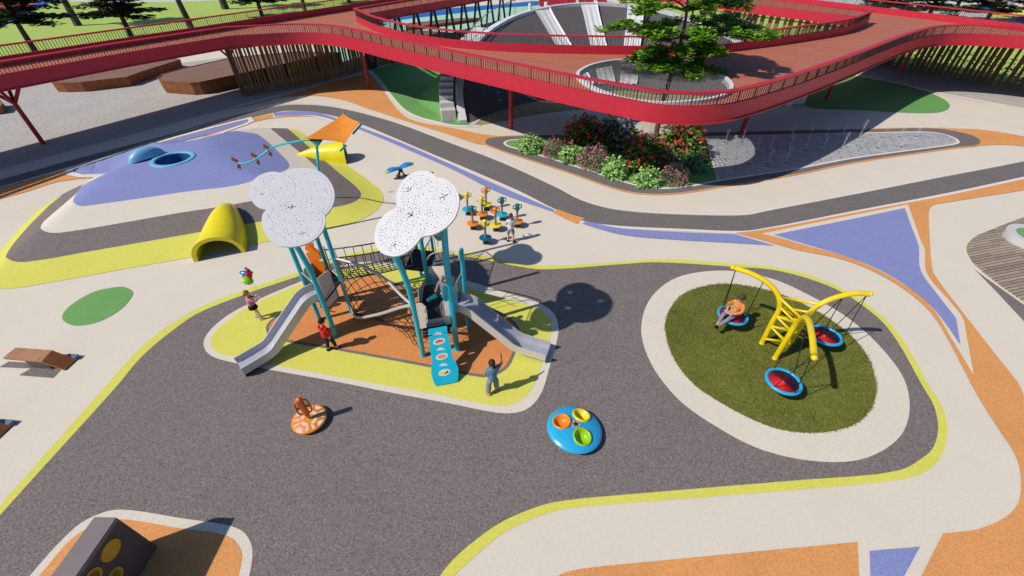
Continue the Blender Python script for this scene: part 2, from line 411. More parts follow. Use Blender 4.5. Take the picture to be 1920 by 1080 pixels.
# ------------------------------------------------------------------ tagging
def tag(o, label, cat, group=None):
    o['label'] = label; o['category'] = cat
    if group: o['group'] = group
    return o
def thing(name, label, cat, loc=(0, 0, 0), group=None, rotz=0.0):
    o = bpy.data.objects.new(name, None); COL.objects.link(o); o.location = loc; o.rotation_euler = (0, 0, rotz); o.empty_display_size = 0.3
    o['_loc'] = tuple(loc)
    return tag(o, label, cat, group)
def struct(o, kind='structure'): o['kind'] = kind; return o
def copy_tree(o, parent=None):
    c = o.copy(); COL.objects.link(c)
    if parent: c.parent = parent
    for ch in list(o.children): copy_tree(ch, c)
    return c
LAYER = 0.004
def flat(name, poly, mat, layer, holes=()):
    z = layer * LAYER
    me = bpy.data.meshes.new(name)
    if holes:
        v, f = cdt([(poly, True)] + [(h, True) for h in holes])
        keep = []
        for t in f:
            cx = sum(v[i].x for i in t) / len(t); cy = sum(v[i].y for i in t) / len(t)
            if inside(cx, cy, poly) and not any(inside(cx, cy, h) for h in holes): keep.append(tuple(t))
        me.from_pydata([(p.x, p.y, z) for p in v], [], keep)
    else:
        a = sum(poly[i][0] * poly[(i + 1) % len(poly)][1] - poly[(i + 1) % len(poly)][0] * poly[i][1] for i in range(len(poly)))
        if a < 0: poly = poly[::-1]
        me.from_pydata([(p[0], p[1], z) for p in poly], [], [tuple(range(len(poly)))])
    me.materials.append(M[mat]); o = bpy.data.objects.new(name, me); COL.objects.link(o)
    return struct(o)
def strip(name, pts, w, mat, layer, closed=False):
    L, Rr = offset_line(pts, w / 2, closed); n = len(pts); z = layer * LAYER
    vs = [(p.x, p.y, z) for p in L] + [(p.x, p.y, z) for p in Rr]
    fs = [(i, n + i, n + (i + 1) % n, (i + 1) % n) for i in range(n if closed else n - 1)]
    me = bpy.data.meshes.new(name); me.from_pydata(vs, [], fs); me.materials.append(M[mat])
    o = bpy.data.objects.new(name, me); COL.objects.link(o); return struct(o)
def S(pts, n=6, closed=True, sharp=(), z=0): return spline(PS(pts, z), n, closed, sharp)
# ================================================================== GROUND
me = bpy.data.meshes.new('ground'); g = 700
me.from_pydata([(-g, -60, 0), (g, -60, 0), (g, 1200, 0), (-g, 1200, 0)], [], [(0, 1, 2, 3)]); me.materials.append(M['cream'])
ground = bpy.data.objects.new('ground', me); COL.objects.link(ground); struct(ground)
# --- far lawns, courts and pavement beyond the walkway
far_l = [P(-300, 175), P(0, 122), P(320, 70), P(640, 18)]
d = (far_l[-1] - far_l[1]).normalized()
flat('lawn', [far_l[0] - d * 150, far_l[0], far_l[1], far_l[2], far_l[3], far_l[3] + d * 60, Vector((20, 260, 0)), Vector((-500, 500, 0)), Vector((-500, 60, 0))], 'lawn', 1)
flat('lawn', [Vector((26, 36, 0)), Vector((36, 44, 0)), P(1630, 116), P(1658, 122), P(1783, 145), P(1920, 172), P(2080, 206), P(2600, 330), Vector((300, 200, 0)), Vector((20, 300, 0)), Vector((20, 58, 0)), Vector((26, 50, 0))], 'lawn', 1)
flat('blue_court', PS([(-400, 130), (0, 53), (97, 4), (110, -8), (60, -60), (-600, -40)]), 'courtblue', 2)
flat('red_court', PS([(-300, 75), (0, 33), (75, 3), (70, -12), (-300, 20)]), 'terracotta', 3)
flat('pavement', PS([(97, 3.2), (330, 4), (560, -6), (540, -22), (100, -16)]), 'pavement', 2)
flat('mint_court', PS([(600, 75), (700, 40), (860, 22), (1010, 8), (1030, 30), (1000, 60), (870, 130), (640, 140)]), 'mint', 3)
flat('blue_court', S([(600, 75), (690, 36), (780, 24), (860, 14), (940, 8), (1010, 2), (1015, 9), (930, 16), (860, 25), (780, 34), (700, 46), (640, 66)], 4), 'courtblue', 4)
flat('pavement', PS([(1430, 14), (1560, -4), (1700, -12), (2100, 10), (2300, 70), (1990, 58), (1840, 34), (1650, 22), (1560, 16)]), 'pavement', 2)
flat('yellow_court', PS([(1840, 22), (1915, 12), (1990, 30), (1930, 40), (1870, 36)]), 'yellow', 4)
flat('blue_court', PS([(1890, 34), (1960, 26), (2050, 48), (1960, 56)]), 'courtblue', 5)
# --- gravel under the ramp at the left, path edge line
gl = [P(-260, 390), P(0, 317), P(160, 275), P(320, 232), P(430, 203), P(520, 179), P(640, 147), P(757, 113)]
flat('gravel_bed', gl + [P(800, 92), P(640, 100), P(420, 108), P(340, 118), P(100, 138), P(-100, 165), P(-420, 220)], 'gravel', 2)
flat('gravel_bed', PS([(1560, 128), (1640, 146), (1777, 176), (1850, 189), (1920, 202), (2100, 236), (2300, 270), (2080, 206), (1920, 172), (1783, 145), (1658, 122), (1630, 116), (1560, 104)]), 'gravel', 2)
strip('pale_edge_line', [p for p in gl[4:]], 0.28, 'white_line', 5)
# --- orange sweep between gravel and path
flat('orange_rubber', S([(430, 206), (520, 183), (640, 150), (693, 137), (715, 165), (750, 210), (775, 226), (853, 241), (907, 252), (975, 257), (1100, 250), (1100, 256), (960, 260), (917, 266), (907, 272), (840, 252), (773, 231), (690, 204), (640, 187), (590, 180), (530, 183), (480, 195)], 5, sharp={3, 10, 11}), 'orange', 3)
# --- green patch beside the hill and its cream line
gp = S([(693, 132), (757, 110), (900, 90), (900, 150), (880, 236), (850, 235), (815, 229), (780, 219), (757, 207), (735, 184), (716, 158)], 5, sharp={0, 1, 2, 3, 4})
flat('green_rubber', gp, 'deepgreen', 4)
strip('pale_edge_line', S([(693, 132), (716, 158), (735, 184), (757, 207), (780, 219), (815, 229), (850, 236), (900, 237)], 5, False), 0.34, 'white_line', 5)
flat('tan_rubber', S([(884, 236), (905, 220), (940, 203), (1000, 190), (1090, 176), (1200, 164), (1330, 164), (1420, 178), (1410, 196), (1280, 204), (1110, 204), (1000, 216), (930, 230)], 4), 'sandy', 3)
strip('grey_kerb_line', S([(880, 238), (900, 222), (935, 202), (1000, 188), (1090, 175)], 5, False), 0.35, 'stone', 6)
flat('green_rubber', S([(1497, 176), (1507, 196), (1520, 202), (1613, 207), (1713, 212), (1760, 211), (1779, 203), (1776, 191), (1740, 173), (1680, 157), (1597, 142), (1540, 130)], 5), 'deepgreen', 4)
strip('pale_edge_line', S([(1540, 128), (1597, 140), (1680, 155), (1740, 170), (1777, 178), (1850, 192)], 5, False), 0.45, 'white_line', 5)
# --- the charcoal path loop
up = [(-420, 445), (0, 338), (160, 294), (320, 252), (430, 219), (500, 203), (540, 197), (583, 197), (617, 200), (660, 208), (740, 230), (840, 267), (940, 305), (1043, 352), (1090, 376), (1140, 391), (1190, 398), (1280, 403), (1397, 404), (1440, 396), (1613, 363), (1760, 334), (1920, 303), (2200, 240)]
lo = [(2200, 268), (1920, 331), (1780, 361), (1613, 393), (1433, 428), (1390, 433), (1280, 429), (1157, 423), (1097, 415), (1040, 392), (977, 360), (890, 322), (797, 283), (690, 238), (650, 224), (610, 214), (580, 209), (533, 208), (510, 212), (430, 232), (320, 261), (160, 304), (0, 350), (-420, 460)]
flat('path', S(up, 4, False) + S(lo, 4, False), 'path', 3)
strip('pale_edge_line', S([(x, y + 3) for x, y in lo], 4, False), 0.20, 'white_line', 4)
strip('pale_edge_line', S([(x, y - 2) for x, y in up], 4, False), 0.12, 'white_line', 4)
# --- orange and violet bands along the path
flat('orange_rubber', S([(0, 354), (133, 317), (300, 270), (440, 231), (510, 214), (540, 210), (590, 211), (640, 226), (660, 236), (640, 233), (590, 219), (512, 222), (470, 231), (417, 248), (385, 259), (366, 271), (385, 255), (440, 238), (300, 276), (140, 318), (128, 323), (140, 329), (200, 329), (203, 331), (110, 341), (50, 360), (0, 374), (-300, 470), (-300, 437)], 3), 'orange', 5)
strip('orange_line', S([(-300, 437), (0, 354), (133, 317), (300, 270), (440, 231)], 5, False), 0.18, 'orange', 4)
strip('pale_edge_line', S([(512, 218), (545, 214), (590, 215), (640, 230)], 5, False), 0.75, 'white_line', 6)
flat('violet_rubber', S([(513, 212), (545, 209), (588, 210), (612, 216), (640, 226), (632, 227), (610, 221), (587, 217), (545, 217), (515, 219)], 4, sharp={0, 9, 4}), 'blue', 7)
strip('pale_edge_line', PS([(205, 331), (152, 331), (131, 326), (131, 318), (240, 284), (330, 258), (400, 239), (468, 222), (472, 228), (462, 233), (417, 249), (385, 260), (366, 273)]), 0.32, 'white_line', 9)
flat('violet_rubber', PS([(466, 224), (400, 241), (363, 250), (300, 268), (240, 286), (240, 294), (330, 268), (367, 259), (400, 250), (462, 231)]), 'blue', 7)
flat('violet_rubber', S([(676, 239), (735, 261), (790, 284), (890, 329), (963, 361), (1040, 394), (1037, 398), (933, 361), (850, 319), (773, 285), (720, 262), (671, 242)], 4, sharp={0, 5, 6, 11}), 'blue', 5)
flat('orange_rubber', PS([(1037, 399), (1045, 393), (1070, 402), (1096, 410), (1081, 420), (1060, 411)]), 'orange', 5)
flat('violet_rubber', S([(1098, 415), (1160, 428), (1280, 436), (1380, 440), (1452, 461), (1370, 456), (1280, 451), (1173, 442), (1123, 430), (1092, 420)], 4, sharp={0, 3, 4, 9}), 'blue', 5)
org = S([(1380, 437), (1433, 431), (1613, 397), (1780, 366), (1920, 336), (2200, 275), (2200, 300), (1920, 357), (1850, 368), (1770, 381), (1752, 384), (1743, 391), (1741, 404), (1743, 450), (1746, 493), (1750, 512), (1762, 531), (1806, 588), (1869, 669), (1911, 723), (1925, 755), (2050, 900), (2200, 1150), (1690, 1150), (1727, 1080), (1767, 1001), (1827, 994), (1847, 988), (1873, 977), (1897, 960), (1910, 940), (1914, 913), (1910, 873), (1897, 843), (1873, 807), (1843, 760), (1820, 720), (1780, 643), (1747, 590), (1713, 557), (1663, 523), (1613, 499), (1563, 483), (1497, 470), (1447, 456)], 4, sharp={0, 5, 6, 22, 23, 24, 25})
flat('orange_rubber', org, 'orange', 5)
flat('cream_rubber', S([(1427, 439), (1600, 404), (1702, 384), (1728, 457), (1733, 467), (1734, 503), (1743, 523), (1775, 560), (1800, 590), (1807, 605), (1825, 705), (1780, 630), (1750, 581), (1720, 552), (1663, 516), (1613, 492), (1563, 475), (1513, 462), (1467, 448)], 4, sharp={0, 2, 9, 10}), 'cream', 6)
flat('violet_rubber', S([(1450, 441), (1580, 415), (1696, 391), (1710, 430), (1722, 463), (1723, 497), (1730, 517), (1760, 557), (1792, 598), (1800, 648), (1760, 592), (1737, 567), (1693, 533), (1640, 503), (1580, 480), (1513, 460)], 4, sharp={0, 2, 8, 9}), 'blue', 7)
# --- play court in charcoal, with its yellow border
yo = [(560, 509), (500, 530), (433, 553), (367, 580), (317, 610), (273, 643), (240, 677), (202, 720), (0, 948), (-330, 1330), (560, 1500), (740, 1300), (852, 1080), (875, 1057), (900, 1035), (940, 1002), (985, 979), (1035, 960), (1065, 954), (1240, 939), (1480, 920), (1680, 901), (1713, 893), (1747, 877), (1767, 850), (1775, 820), (1775, 793), (1763, 757), (1740, 720), (1707, 660), (1680, 620), (1647, 587), (1580, 542), (1513, 515), (1447, 500), (1380, 495), (1280, 487), (1240, 486), (1173, 490), (1057, 498), (1010, 498), (973, 494), (907, 480), (860, 472), (780, 462), (700, 466), (630, 484)]
yi = [(563, 517), (500, 538), (433, 562), (367, 590), (320, 623), (283, 653), (253, 683), (223, 720), (0, 967), (-300, 1310), (530, 1480), (715, 1280), (825, 1080), (847, 1052), (880, 1022), (935, 982), (972, 964), (1022, 946), (1065, 938), (1240, 922), (1480, 902), (1683, 883), (1723, 863), (1747, 843), (1757, 817), (1758, 793), (1750, 760), (1727, 720), (1680, 637), (1647, 597), (1580, 549), (1513, 522), (1447, 506), (1380, 501), (1280, 494), (1223, 492), (1173, 495), (1057, 504), (1010, 505), (973, 500), (907, 487), (860, 479), (780, 470), (700, 473), (630, 491)]
flat('yellow_rubber', S(yo, 4, sharp={9, 10, 11}), 'yellow', 2)
flat('charcoal_rubber', S(yi, 4, sharp={9, 10, 11}), 'asphalt', 3)
# --- island under the climbing frame
isl = S([(567, 527), (500, 555), (433, 588), (397, 617), (383, 638), (384, 654), (397, 668), (427, 678), (640, 718), (740, 738), (843, 757), (930, 774), (962, 775), (985, 769), (1003, 755), (1017, 733), (1030, 690), (1043, 645), (1047, 612), (1037, 587), (1007, 567), (940, 547), (887, 530), (843, 517), (790, 502), (740, 494), (680, 492), (620, 504)], 5)
flat('cream_rubber', isl, 'cream', 4)
isy = inset(isl, 0.20)
flat('yellow_rubber', S([(563, 534), (461, 579), (413, 614), (398, 631), (396, 645), (406, 660), (421, 666), (455, 673), (510, 684), (700, 719), (843, 745), (920, 760), (950, 761), (975, 752), (992, 737), (1006, 712), (1020, 670), (1033, 626), (1034, 604), (1025, 590), (1000, 576), (930, 556), (880, 541), (840, 526), (780, 509), (735, 502), (680, 500), (625, 512)], 5), 'yellow', 5)
dk = S([(499, 616), (508, 601), (549, 577), (600, 548), (650, 525), (700, 514), (740, 530), (790, 548), (860, 560), (930, 582), (966, 605), (975, 626), (964, 669), (952, 690), (933, 703), (913, 708), (894, 707), (807, 690), (700, 670), (628, 657), (543, 643), (510, 636)], 5)
flat('charcoal_rubber', dk, 'asphalt', 6); flat('orange_rubber', inset(dk, 0.10), 'orange2', 7)
# --- swing circle
ring = S([(1202, 617), (1212, 573), (1238, 540), (1280, 517), (1363, 508), (1447, 523), (1513, 552), (1580, 590), (1633, 633), (1680, 687), (1698, 720), (1705, 767), (1693, 810), (1663, 840), (1613, 862), (1557, 867), (1480, 858), (1413, 838), (1347, 803), (1280, 757), (1235, 706), (1210, 658)], 4)
flat('cream_rubber', ring, 'cream', 4)
lw = S([(1247, 620), (1254, 585), (1280, 553), (1318, 538), (1363, 533), (1447, 547), (1527, 582), (1587, 623), (1627, 670), (1642, 720), (1642, 740), (1633, 767), (1607, 793), (1570, 807), (1530, 812), (1467, 807), (1410, 787), (1350, 755), (1303, 723), (1266, 678)], 4)
flat('lawn', lw, 'turf', 5)
LAWN_C = sum(lw, Vector((0, 0, 0))) / len(lw)
mb = MB(); rnd = random.Random(5)
lx = [p.x for p in lw]; ly = [p.y for p in lw]
big = [LAWN_C + (p - LAWN_C) * 1.012 for p in lw]
cnt = 0
vs = []; fs = []
while cnt < 42000:
    x = rnd.uniform(min(lx) - .1, max(lx) + .1); y = rnd.uniform(min(ly) - .1, max(ly) + .1)
    if not inside(x, y, big): continue
    a = rnd.uniform(0, 2 * PI); h = rnd.uniform(0.02, 0.05); w = rnd.uniform(.006, .012); l = rnd.uniform(0.0, 0.045); b = rnd.uniform(0, 2 * PI)
    k = len(vs); z = .02
    vs += [(x - w * math.cos(a), y - w * math.sin(a), z), (x + w * math.cos(a), y + w * math.sin(a), z), (x + l * math.cos(b), y + l * math.sin(b), z + h)]
    fs.append((k, k + 1, k + 2)); cnt += 1
mb.add(vs, fs); o = mb.build('grass', 'blade'); struct(o, 'stuff'); tag(o, 'short olive grass growing in the round swing lawn', 'grass')
# --- loose painted spots
flat('green_rubber', S([(117, 593), (120, 602), (143, 611), (187, 603), (227, 580), (249, 553), (247, 545), (230, 538), (207, 540), (177, 547), (140, 567), (122, 583)], 5), 'green', 2)
flat('charcoal_rubber', PS([(-20, 688), (0, 688), (17, 678), (95, 683), (114, 694), (100, 709), (36, 704), (58, 691)]), 'asphalt', 2)
flat('charcoal_rubber', PS([(1827, 505), (1848, 521), (1920, 572), (2010, 640), (2010, 690), (1920, 603), (1868, 547)]), 'asphalt', 2)
flat('orange_rubber', S([(1608, 1016), (1240, 1051), (1110, 1064), (1077, 1069), (1045, 1080), (990, 1120), (1612, 1120)], 4, sharp={0, 5, 6}), 'orange', 2)
flat('violet_rubber', PS([(1630, 1033), (1725, 1025), (1695, 1080), (1670, 1130), (1633, 1130)]), 'blue', 2)
flat('cream_rubber', S([(0, 1150), (57, 1080), (110, 1020), (150, 983), (187, 964), (213, 957), (245, 957), (340, 972), (430, 986), (457, 998), (470, 1017), (474, 1040), (468, 1080), (450, 1150)], 5, sharp={0, 13}), 'cream', 4)
flat('orange_rubber', S([(20, 1150), (75, 1080), (133, 1013), (160, 994), (188, 980), (222, 974), (330, 990), (423, 1004), (443, 1017), (454, 1040), (448, 1080), (430, 1150)], 5, sharp={0, 11}), 'orange', 5)
# --- timber terrace at the right
dkp = S([(2100, 345), (1920, 408), (1858, 432), (1828, 445), (1816, 455), (1812, 466), (1816, 480), (1828, 497), (1869, 531), (1920, 567), (2100, 690)], 5, sharp={0, 10})
tv, tf = MB(), None
tv.prism([(p.x, p.y) for p in dkp], 0.0, 0.05)
struct(tv.build('timber_terrace', 'planks'))
# --- planting and fountain island
isl_o = S([(910, 268), (917, 260), (940, 257), (1055, 254), (1315, 250), (1624, 243), (1759, 242), (1798, 248), (1826, 256), (1838, 266), (1828, 273), (1798, 276), (1601, 304), (1489, 327), (1360, 348), (1300, 358), (1255, 363), (1210, 363), (1165, 356), (1064, 322), (930, 278)], 5)
flat('orange_rubber', S([(1759, 240), (1783, 241), (1847, 244), (1920, 256), (2050, 280), (2050, 300), (1920, 275), (1880, 272), (1833, 274), (1790, 278), (1770, 262)], 4), 'orange', 4)
L_, R_ = offset_line(isl_o, 0.14, True)
aa = sum(isl_o[i][0] * isl_o[(i + 1) % len(isl_o)][1] - isl_o[(i + 1) % len(isl_o)][0] * isl_o[i][1] for i in range(len(isl_o)))
flat('orange_rubber', [Vector((p.x, p.y, 0)) for p in (R_ if aa > 0 else L_)], 'orange', 5)
flat('charcoal_rubber', isl_o, 'path', 6)
wo = S([(944, 269), (950, 264), (964, 262), (1055, 260.5), (1320, 256), (1624, 249), (1745, 248), (1770, 252), (1792, 260), (1799, 267), (1793, 271), (1770, 275), (1601, 298), (1489, 319), (1347, 341), (1300, 350), (1266, 354), (1228, 355), (1188, 348), (1064, 309), (975, 282), (950, 275)], 5)
flat('pale_edge_line', wo, 'white_line', 7)
wi = inset(wo, 0.15)
d0, d1 = P(1319, 250), P(1349, 345)
side = lambda p: (d1.x - d0.x) * (p.y - d0.y) - (d1.y - d0.y) * (p.x - d0.x)
def clip(poly, sgn, off):
    out = []; ln = (d1 - d0).length
    f = lambda p: sgn * side(p) / ln - off
    for i in range(len(poly)):
        a, b = poly[i], poly[(i + 1) % len(poly)]
        fa, fb = f(a), f(b)
        if fa >= 0: out.append(a)
        if (fa >= 0) != (fb >= 0): out.append(a + (b - a) * (fa / (fa - fb)))
    return out
sg = 1 if side(P(1000, 280)) > 0 else -1
flat('green_rubber', clip(wi, sg, 0.05), 'green', 8)
flat('stone_paving', clip(wi, -sg, 0.05), 'pavers', 8)
# ================================================================== PLAY MOUND (painted slopes)
front_px = [(-30, 545), (0, 542), (33, 540), (100, 529), (167, 517), (260, 500), (357, 483), (483, 457), (560, 442), (613, 430), (657, 420), (693, 404), (712, 388), (719, 373), (713, 357), (695, 342), (654, 312), (610, 280), (580, 258), (567, 249), (552, 243), (537, 241)]
far_px = [(537, 241), (493, 240), (453, 246), (420, 254), (368, 269), (330, 262), (240, 288), (140, 317), (137, 323), (150, 327), (200, 325), (175, 333), (158, 345), (130, 358), (103, 373), (73, 393), (33, 433), (0, 470), (-30, 510), (-45, 530), (-30, 545)]
fr_w = S(front_px, 4, False); fa_w = PS(far_px)
U = fr_w + fa_w[1:-1]
def seg_d(x, y, line):
    best = 1e9
    for a, b in zip(line, line[1:]):
        dx, dy = b.x - a.x, b.y - a.y; l2 = dx * dx + dy * dy
        t = 0 if l2 < 1e-12 else max(0, min(1, ((x - a.x) * dx + (y - a.y) * dy) / l2))
        d_ = math.hypot(x - a.x - t * dx, y - a.y - t * dy)
        if d_ < best: best = d_
    return best
sm = lambda t: 0 if t <= 0 else (1 if t >= 1 else t * t * (3 - 2 * t))
def prof_(t):
    f = lambda q: 0.5 * (q + 1 - math.sqrt((q - 1) ** 2 + 0.012))
    return max(0.0, f(t) - f(0)) * (t / (t + 0.05)) if t > 0 else 0.0
def mound_h(x, y):
    if not inside(x, y, U): return 0.0
    d1_ = seg_d(x, y, fr_w); d2_ = seg_d(x, y, fa_w)
    return 1.25 * min(prof_(d1_ / 5.2), prof_(d2_ / 2.9) * 0.97)
def on_mound(px, py):
    z = 0.5
    for _ in range(8):
        p = P(px, py, z); z = 0.5 * z + 0.5 * mound_h(p.x, p.y)
    p = P(px, py, z); return Vector((p.x, p.y, z))
def mcurve(px, n=5, sharp=()):
    w = [on_mound(a, b) for a, b in px]
    return spline([Vector((p.x, p.y, 0)) for p in w], n, True, sharp)
m_dark = mcurve([(533, 238), (545, 246), (590, 285), (633, 322), (673, 356), (677, 367), (668, 377), (647, 385), (600, 394), (493, 415), (373, 436), (167, 472), (83, 487), (43, 492), (20, 488), (11, 481), (17, 468), (50, 427), (100, 377), (117, 362), (128, 350), (240, 280), (420, 225)], 5)
m_cream = mcurve([(497, 236), (513, 246), (523, 254), (567, 290), (597, 318), (606, 332), (602, 345), (585, 355), (473, 377), (400, 390), (333, 400), (127, 435), (100, 437), (82, 433), (77, 427), (83, 416), (117, 387), (150, 358), (160, 340), (250, 270), (420, 225)], 5)
m_blue = mcurve([(452, 247), (475, 250), (492, 258), (530, 293), (542, 307), (542, 314), (527, 323), (467, 342), (333, 362), (173, 385), (153, 387), (142, 383), (138, 377), (144, 365), (163, 344), (180, 333), (203, 324), (125, 322), (138, 310), (240, 282), (335, 255), (372, 266), (417, 252)], 5, sharp={17, 18})
hole_c = on_mound(325, 299)
hole_r = 0.80
hole = [Vector((hole_c.x + hole_r * math.cos(2 * PI * i / 40), hole_c.y + hole_r * math.sin(2 * PI * i / 40), 0)) for i in range(40)]
ux = [p.x for p in U]; uy = [p.y for p in U]; ex = []
gx = min(ux)
while gx < max(ux):
    gy = min(uy)
    while gy < max(uy):
        if inside(gx, gy, U): ex.append((gx + rnd.uniform(-.05, .05), gy + rnd.uniform(-.05, .05)))
        gy += 0.38
    gx += 0.38
v, f = cdt([(U, True), (m_dark, True), (m_cream, True), (m_blue, True), (hole, True)], ex)
mb = MB(); vv = [(p.x, p.y, mound_h(p.x, p.y) + 0.012) for p in v]; ff = {0: [], 1: [], 2: [], 3: []}
for t in f:
    cx = sum(v[i].x for i in t) / 3; cy = sum(v[i].y for i in t) / 3
    if not inside(cx, cy, U) or inside(cx, cy, hole): continue
    ff[3 if inside(cx, cy, m_blue) else 2 if inside(cx, cy, m_cream) else 1 if inside(cx, cy, m_dark) else 0].append(tuple(t))
mb.v = [Vector(p) for p in vv]
for k, l in ff.items(): mb.f += l; mb.mi += [k] * len(l)
o = mb.build('mound', ['yellow', 'asphalt', 'cream', 'blue'], smooth=True); struct(o)
# tunnel mouth sunk into the mound, and the hood beside it
zt = mound_h(hole_c.x + .9, hole_c.y)
zt = max(zt, 0.55)
t = thing('tunnel_mouth', 'light blue ring round a dark well sunk in the top of the violet mound', 'tunnel', (hole_c.x, hole_c.y, zt))
mb = MB(); mb.lathe([(0.765, -0.25), (0.775, 0.03), (0.80, 0.055), (0.98, 0.05), (1.0, 0.035), (1.02, -0.25)], hole_c.xy.to_3d() + Vector((0, 0, zt)), 48); mb.f = [q for q in mb.f if len(q) == 4]; mb.mi = mb.mi[:len(mb.f)]
mb.build('rim', 'lightblue', t, True)
mb = MB(); c = Vector((hole_c.x, hole_c.y, 0)); prof = [(0.02, 0.05), (0.5, 0.05), (0.68, 0.16), (0.765, 0.4), (0.765, zt + 0.0)]
mb.lathe(prof, c, 40); mb.f = [q for q in mb.f if len(q) == 4]; mb.mi = [0] * len(mb.f)
mb.build('well', 'navy', t, True)
hc = on_mound(278, 300); hr = 0.92
a0 = P(243, 308, hc.z); a1 = P(312, 287, hc.z); hm = (a0 + a1) / 2; hr = (a1 - a0).length / 2; ax = (a1 - a0).normalized(); ay = Vector((-ax.y, ax.x, 0))
mb = MB(); n1, n2 = 18, 8; vs = []; fs = []
for j in range(n2 + 1):
    b = -1.3 + (PI / 2 + 1.3) * j / n2
    for i in range(n1 + 1):
        a = PI * i / n1
        vs.append(hm + ax * (hr * math.cos(a)) + Vector((0, 0, hr * 0.72 * math.sin(a) * math.cos(b) - .05)) + ay * (hr * (0.8 if b > 0 else 0.42) * math.sin(a) * math.sin(b)))
for j in range(n2):
    for i in range(n1): fs.append((j * (n1 + 1) + i, j * (n1 + 1) + i + 1, (j + 1) * (n1 + 1) + i + 1, (j + 1) * (n1 + 1) + i))
fs.append(tuple(range(n1 + 1))[::-1]); mb.add(vs, fs)
tag(mb.build('climbing_hood', 'lightblue', loc=tuple(hm), auto=50), 'light blue quarter dome hood standing on the violet mound beside the dark well', 'hood')
# --- the two yellow tunnels that lean on the mound
def tunnel(front_l, front_r, back, hgt, label, tail=.72):
    a, b = front_l, front_r; c = (a + b) / 2; w = (b - a).length / 2; ax = (b - a).normalized()
    t = thing('yellow_tunnel', label, 'tunnel', tuple(c), 'yellow tunnels leaning on the play mound')
    mb = MB(); n = 22; m = 12; th = 0.15
    rings_o = []; rings_i = []
    for k in range(m + 1):
        s = k / m; cc = c.lerp(back, s); z0 = mound_h(cc.x, cc.y) * (1 if s > 0.1 else 0)
        ww = w * (1 - tail * s ** (2.0 if tail < .8 else 1.5)); hh = (hgt * (1 - s ** 1.7) + .03) if tail > .8 else hgt * (1 - 0.15 * s) * (1 if s < 0.6 else math.sqrt(max(0.02, 1 - ((s - .6) / .42) ** 2)))
        ro = []; ri = []
        for i in range(n + 1):
            an = PI * i / n
            bul = 1 + 0.10 * math.sin(an) ** 2 * 0
            co = math.cos(an); si = math.sin(an)
            si = si ** 0.8
            ro.append(cc - ax * (ww * co) + Vector((0, 0, z0 * .95 + hh * si - 0.04 * (1 - si))))
            ri.append(cc - ax * (max(0.02, ww - th) * co) + Vector((0, 0, z0 * .95 + max(0.01, hh - th) * si - 0.04 * (1 - si))))
        rings_o.append(ro); rings_i.append(ri)
    def loft(rs, flip):
        k0 = len(mb.v); vs = [p for r in rs for p in r]; fs = []
        for k in range(m):
            for i in range(n):
                q = (k * (n + 1) + i, k * (n + 1) + i + 1, (k + 1) * (n + 1) + i + 1, (k + 1) * (n + 1) + i)
                fs.append(q if flip else q[::-1])
        mb.add(vs, fs)
    loft(rings_o, True); loft(rings_i, False)
    vs = rings_o[0] + rings_i[0]; mb.add(vs, [(i, i + 1, n + 2 + i, n + 1 + i) for i in range(n)])
    mb.add(rings_o[-1], [tuple(range(n + 1))[::-1]])
    for e in (0, n):
        vs = []; [vs.extend((ro[e], ri[e])) for ro, ri in zip(rings_o, rings_i)]
        mb.add(vs, [(2 * k, 2 * k + 1, 2 * k + 3, 2 * k + 2) for k in range(m)])
    mb.build('shell', 'yellowtunnel', t, auto=50)
    return t
bk = on_mound(432, 392)
tunnel(P(364, 492), P(461, 473), Vector((bk.x, bk.y, 0)), 0.92, 'yellow arched tunnel with its open mouth facing the cream paving')
bk = on_mound(556, 290)
tunnel(P(650, 308), P(652, 289), Vector((bk.x, bk.y, 0)), 0.98, 'yellow tunnel seen from behind beyond the orange sail, narrow tail on the mound', .97)
# ================================================================== ELEVATED WALKWAY
ZB, ZT, ZD, ZR = 3.62, 4.32, 3.82, 4.88
near_px = [(-520, 282), (-260, 226), (0, 170), (83, 154), (247, 122), (437, 88)]
near_px2 = [(437, 88), (470, 86), (537, 82), (570, 81), (605, 82), (640, 86), (732, 109), (807, 128), (880, 147), (951, 164), (1030, 184), (1107, 202), (1160, 213), (1223, 226), (1280, 230), (1320, 229), (1352, 226), (1387, 218), (1447, 199), (1507, 177), (1580, 147), (1647, 117), (1700, 96), (1740, 86), (1790, 83), (1850, 85), (1920, 90), (2060, 104), (2250, 128)]
def v2(pts): return [Vector((p.x, p.y, 0)) for p in pts]
nearA = v2(PS(near_px, ZB)); nearB = spline(v2(PS(near_px2, ZB)), 5, False)
near = nearA[:-1] + nearB
def line_fit(a, b): return a, (b - a).normalized()
pl0, dl = line_fit(P(320, 58, ZT).xy.to_3d(), P(640, 10, ZT).xy.to_3d())
pr0, dr = line_fit(P(1920, 45, ZT).xy.to_3d(), P(1600, 8, ZT).xy.to_3d())
def meet(p, d, q, e):
    den = d.x * e.y - d.y * e.x; t = ((q.x - p.x) * e.y - (q.y - p.y) * e.x) / den
    return p + d * t
apex = meet(pl0, dl, pr0, dr)
farL = [pl0 - dl * 26, pl0 - dl * 12, pl0, P(640, 10, ZT).xy.to_3d(), apex - dl * 3]
farR = [apex - dr * 3, P(1600, 8, ZT).xy.to_3d(), pr0, pr0 - dr * 12]
outer = near + farR[::-1] + farL[::-1]
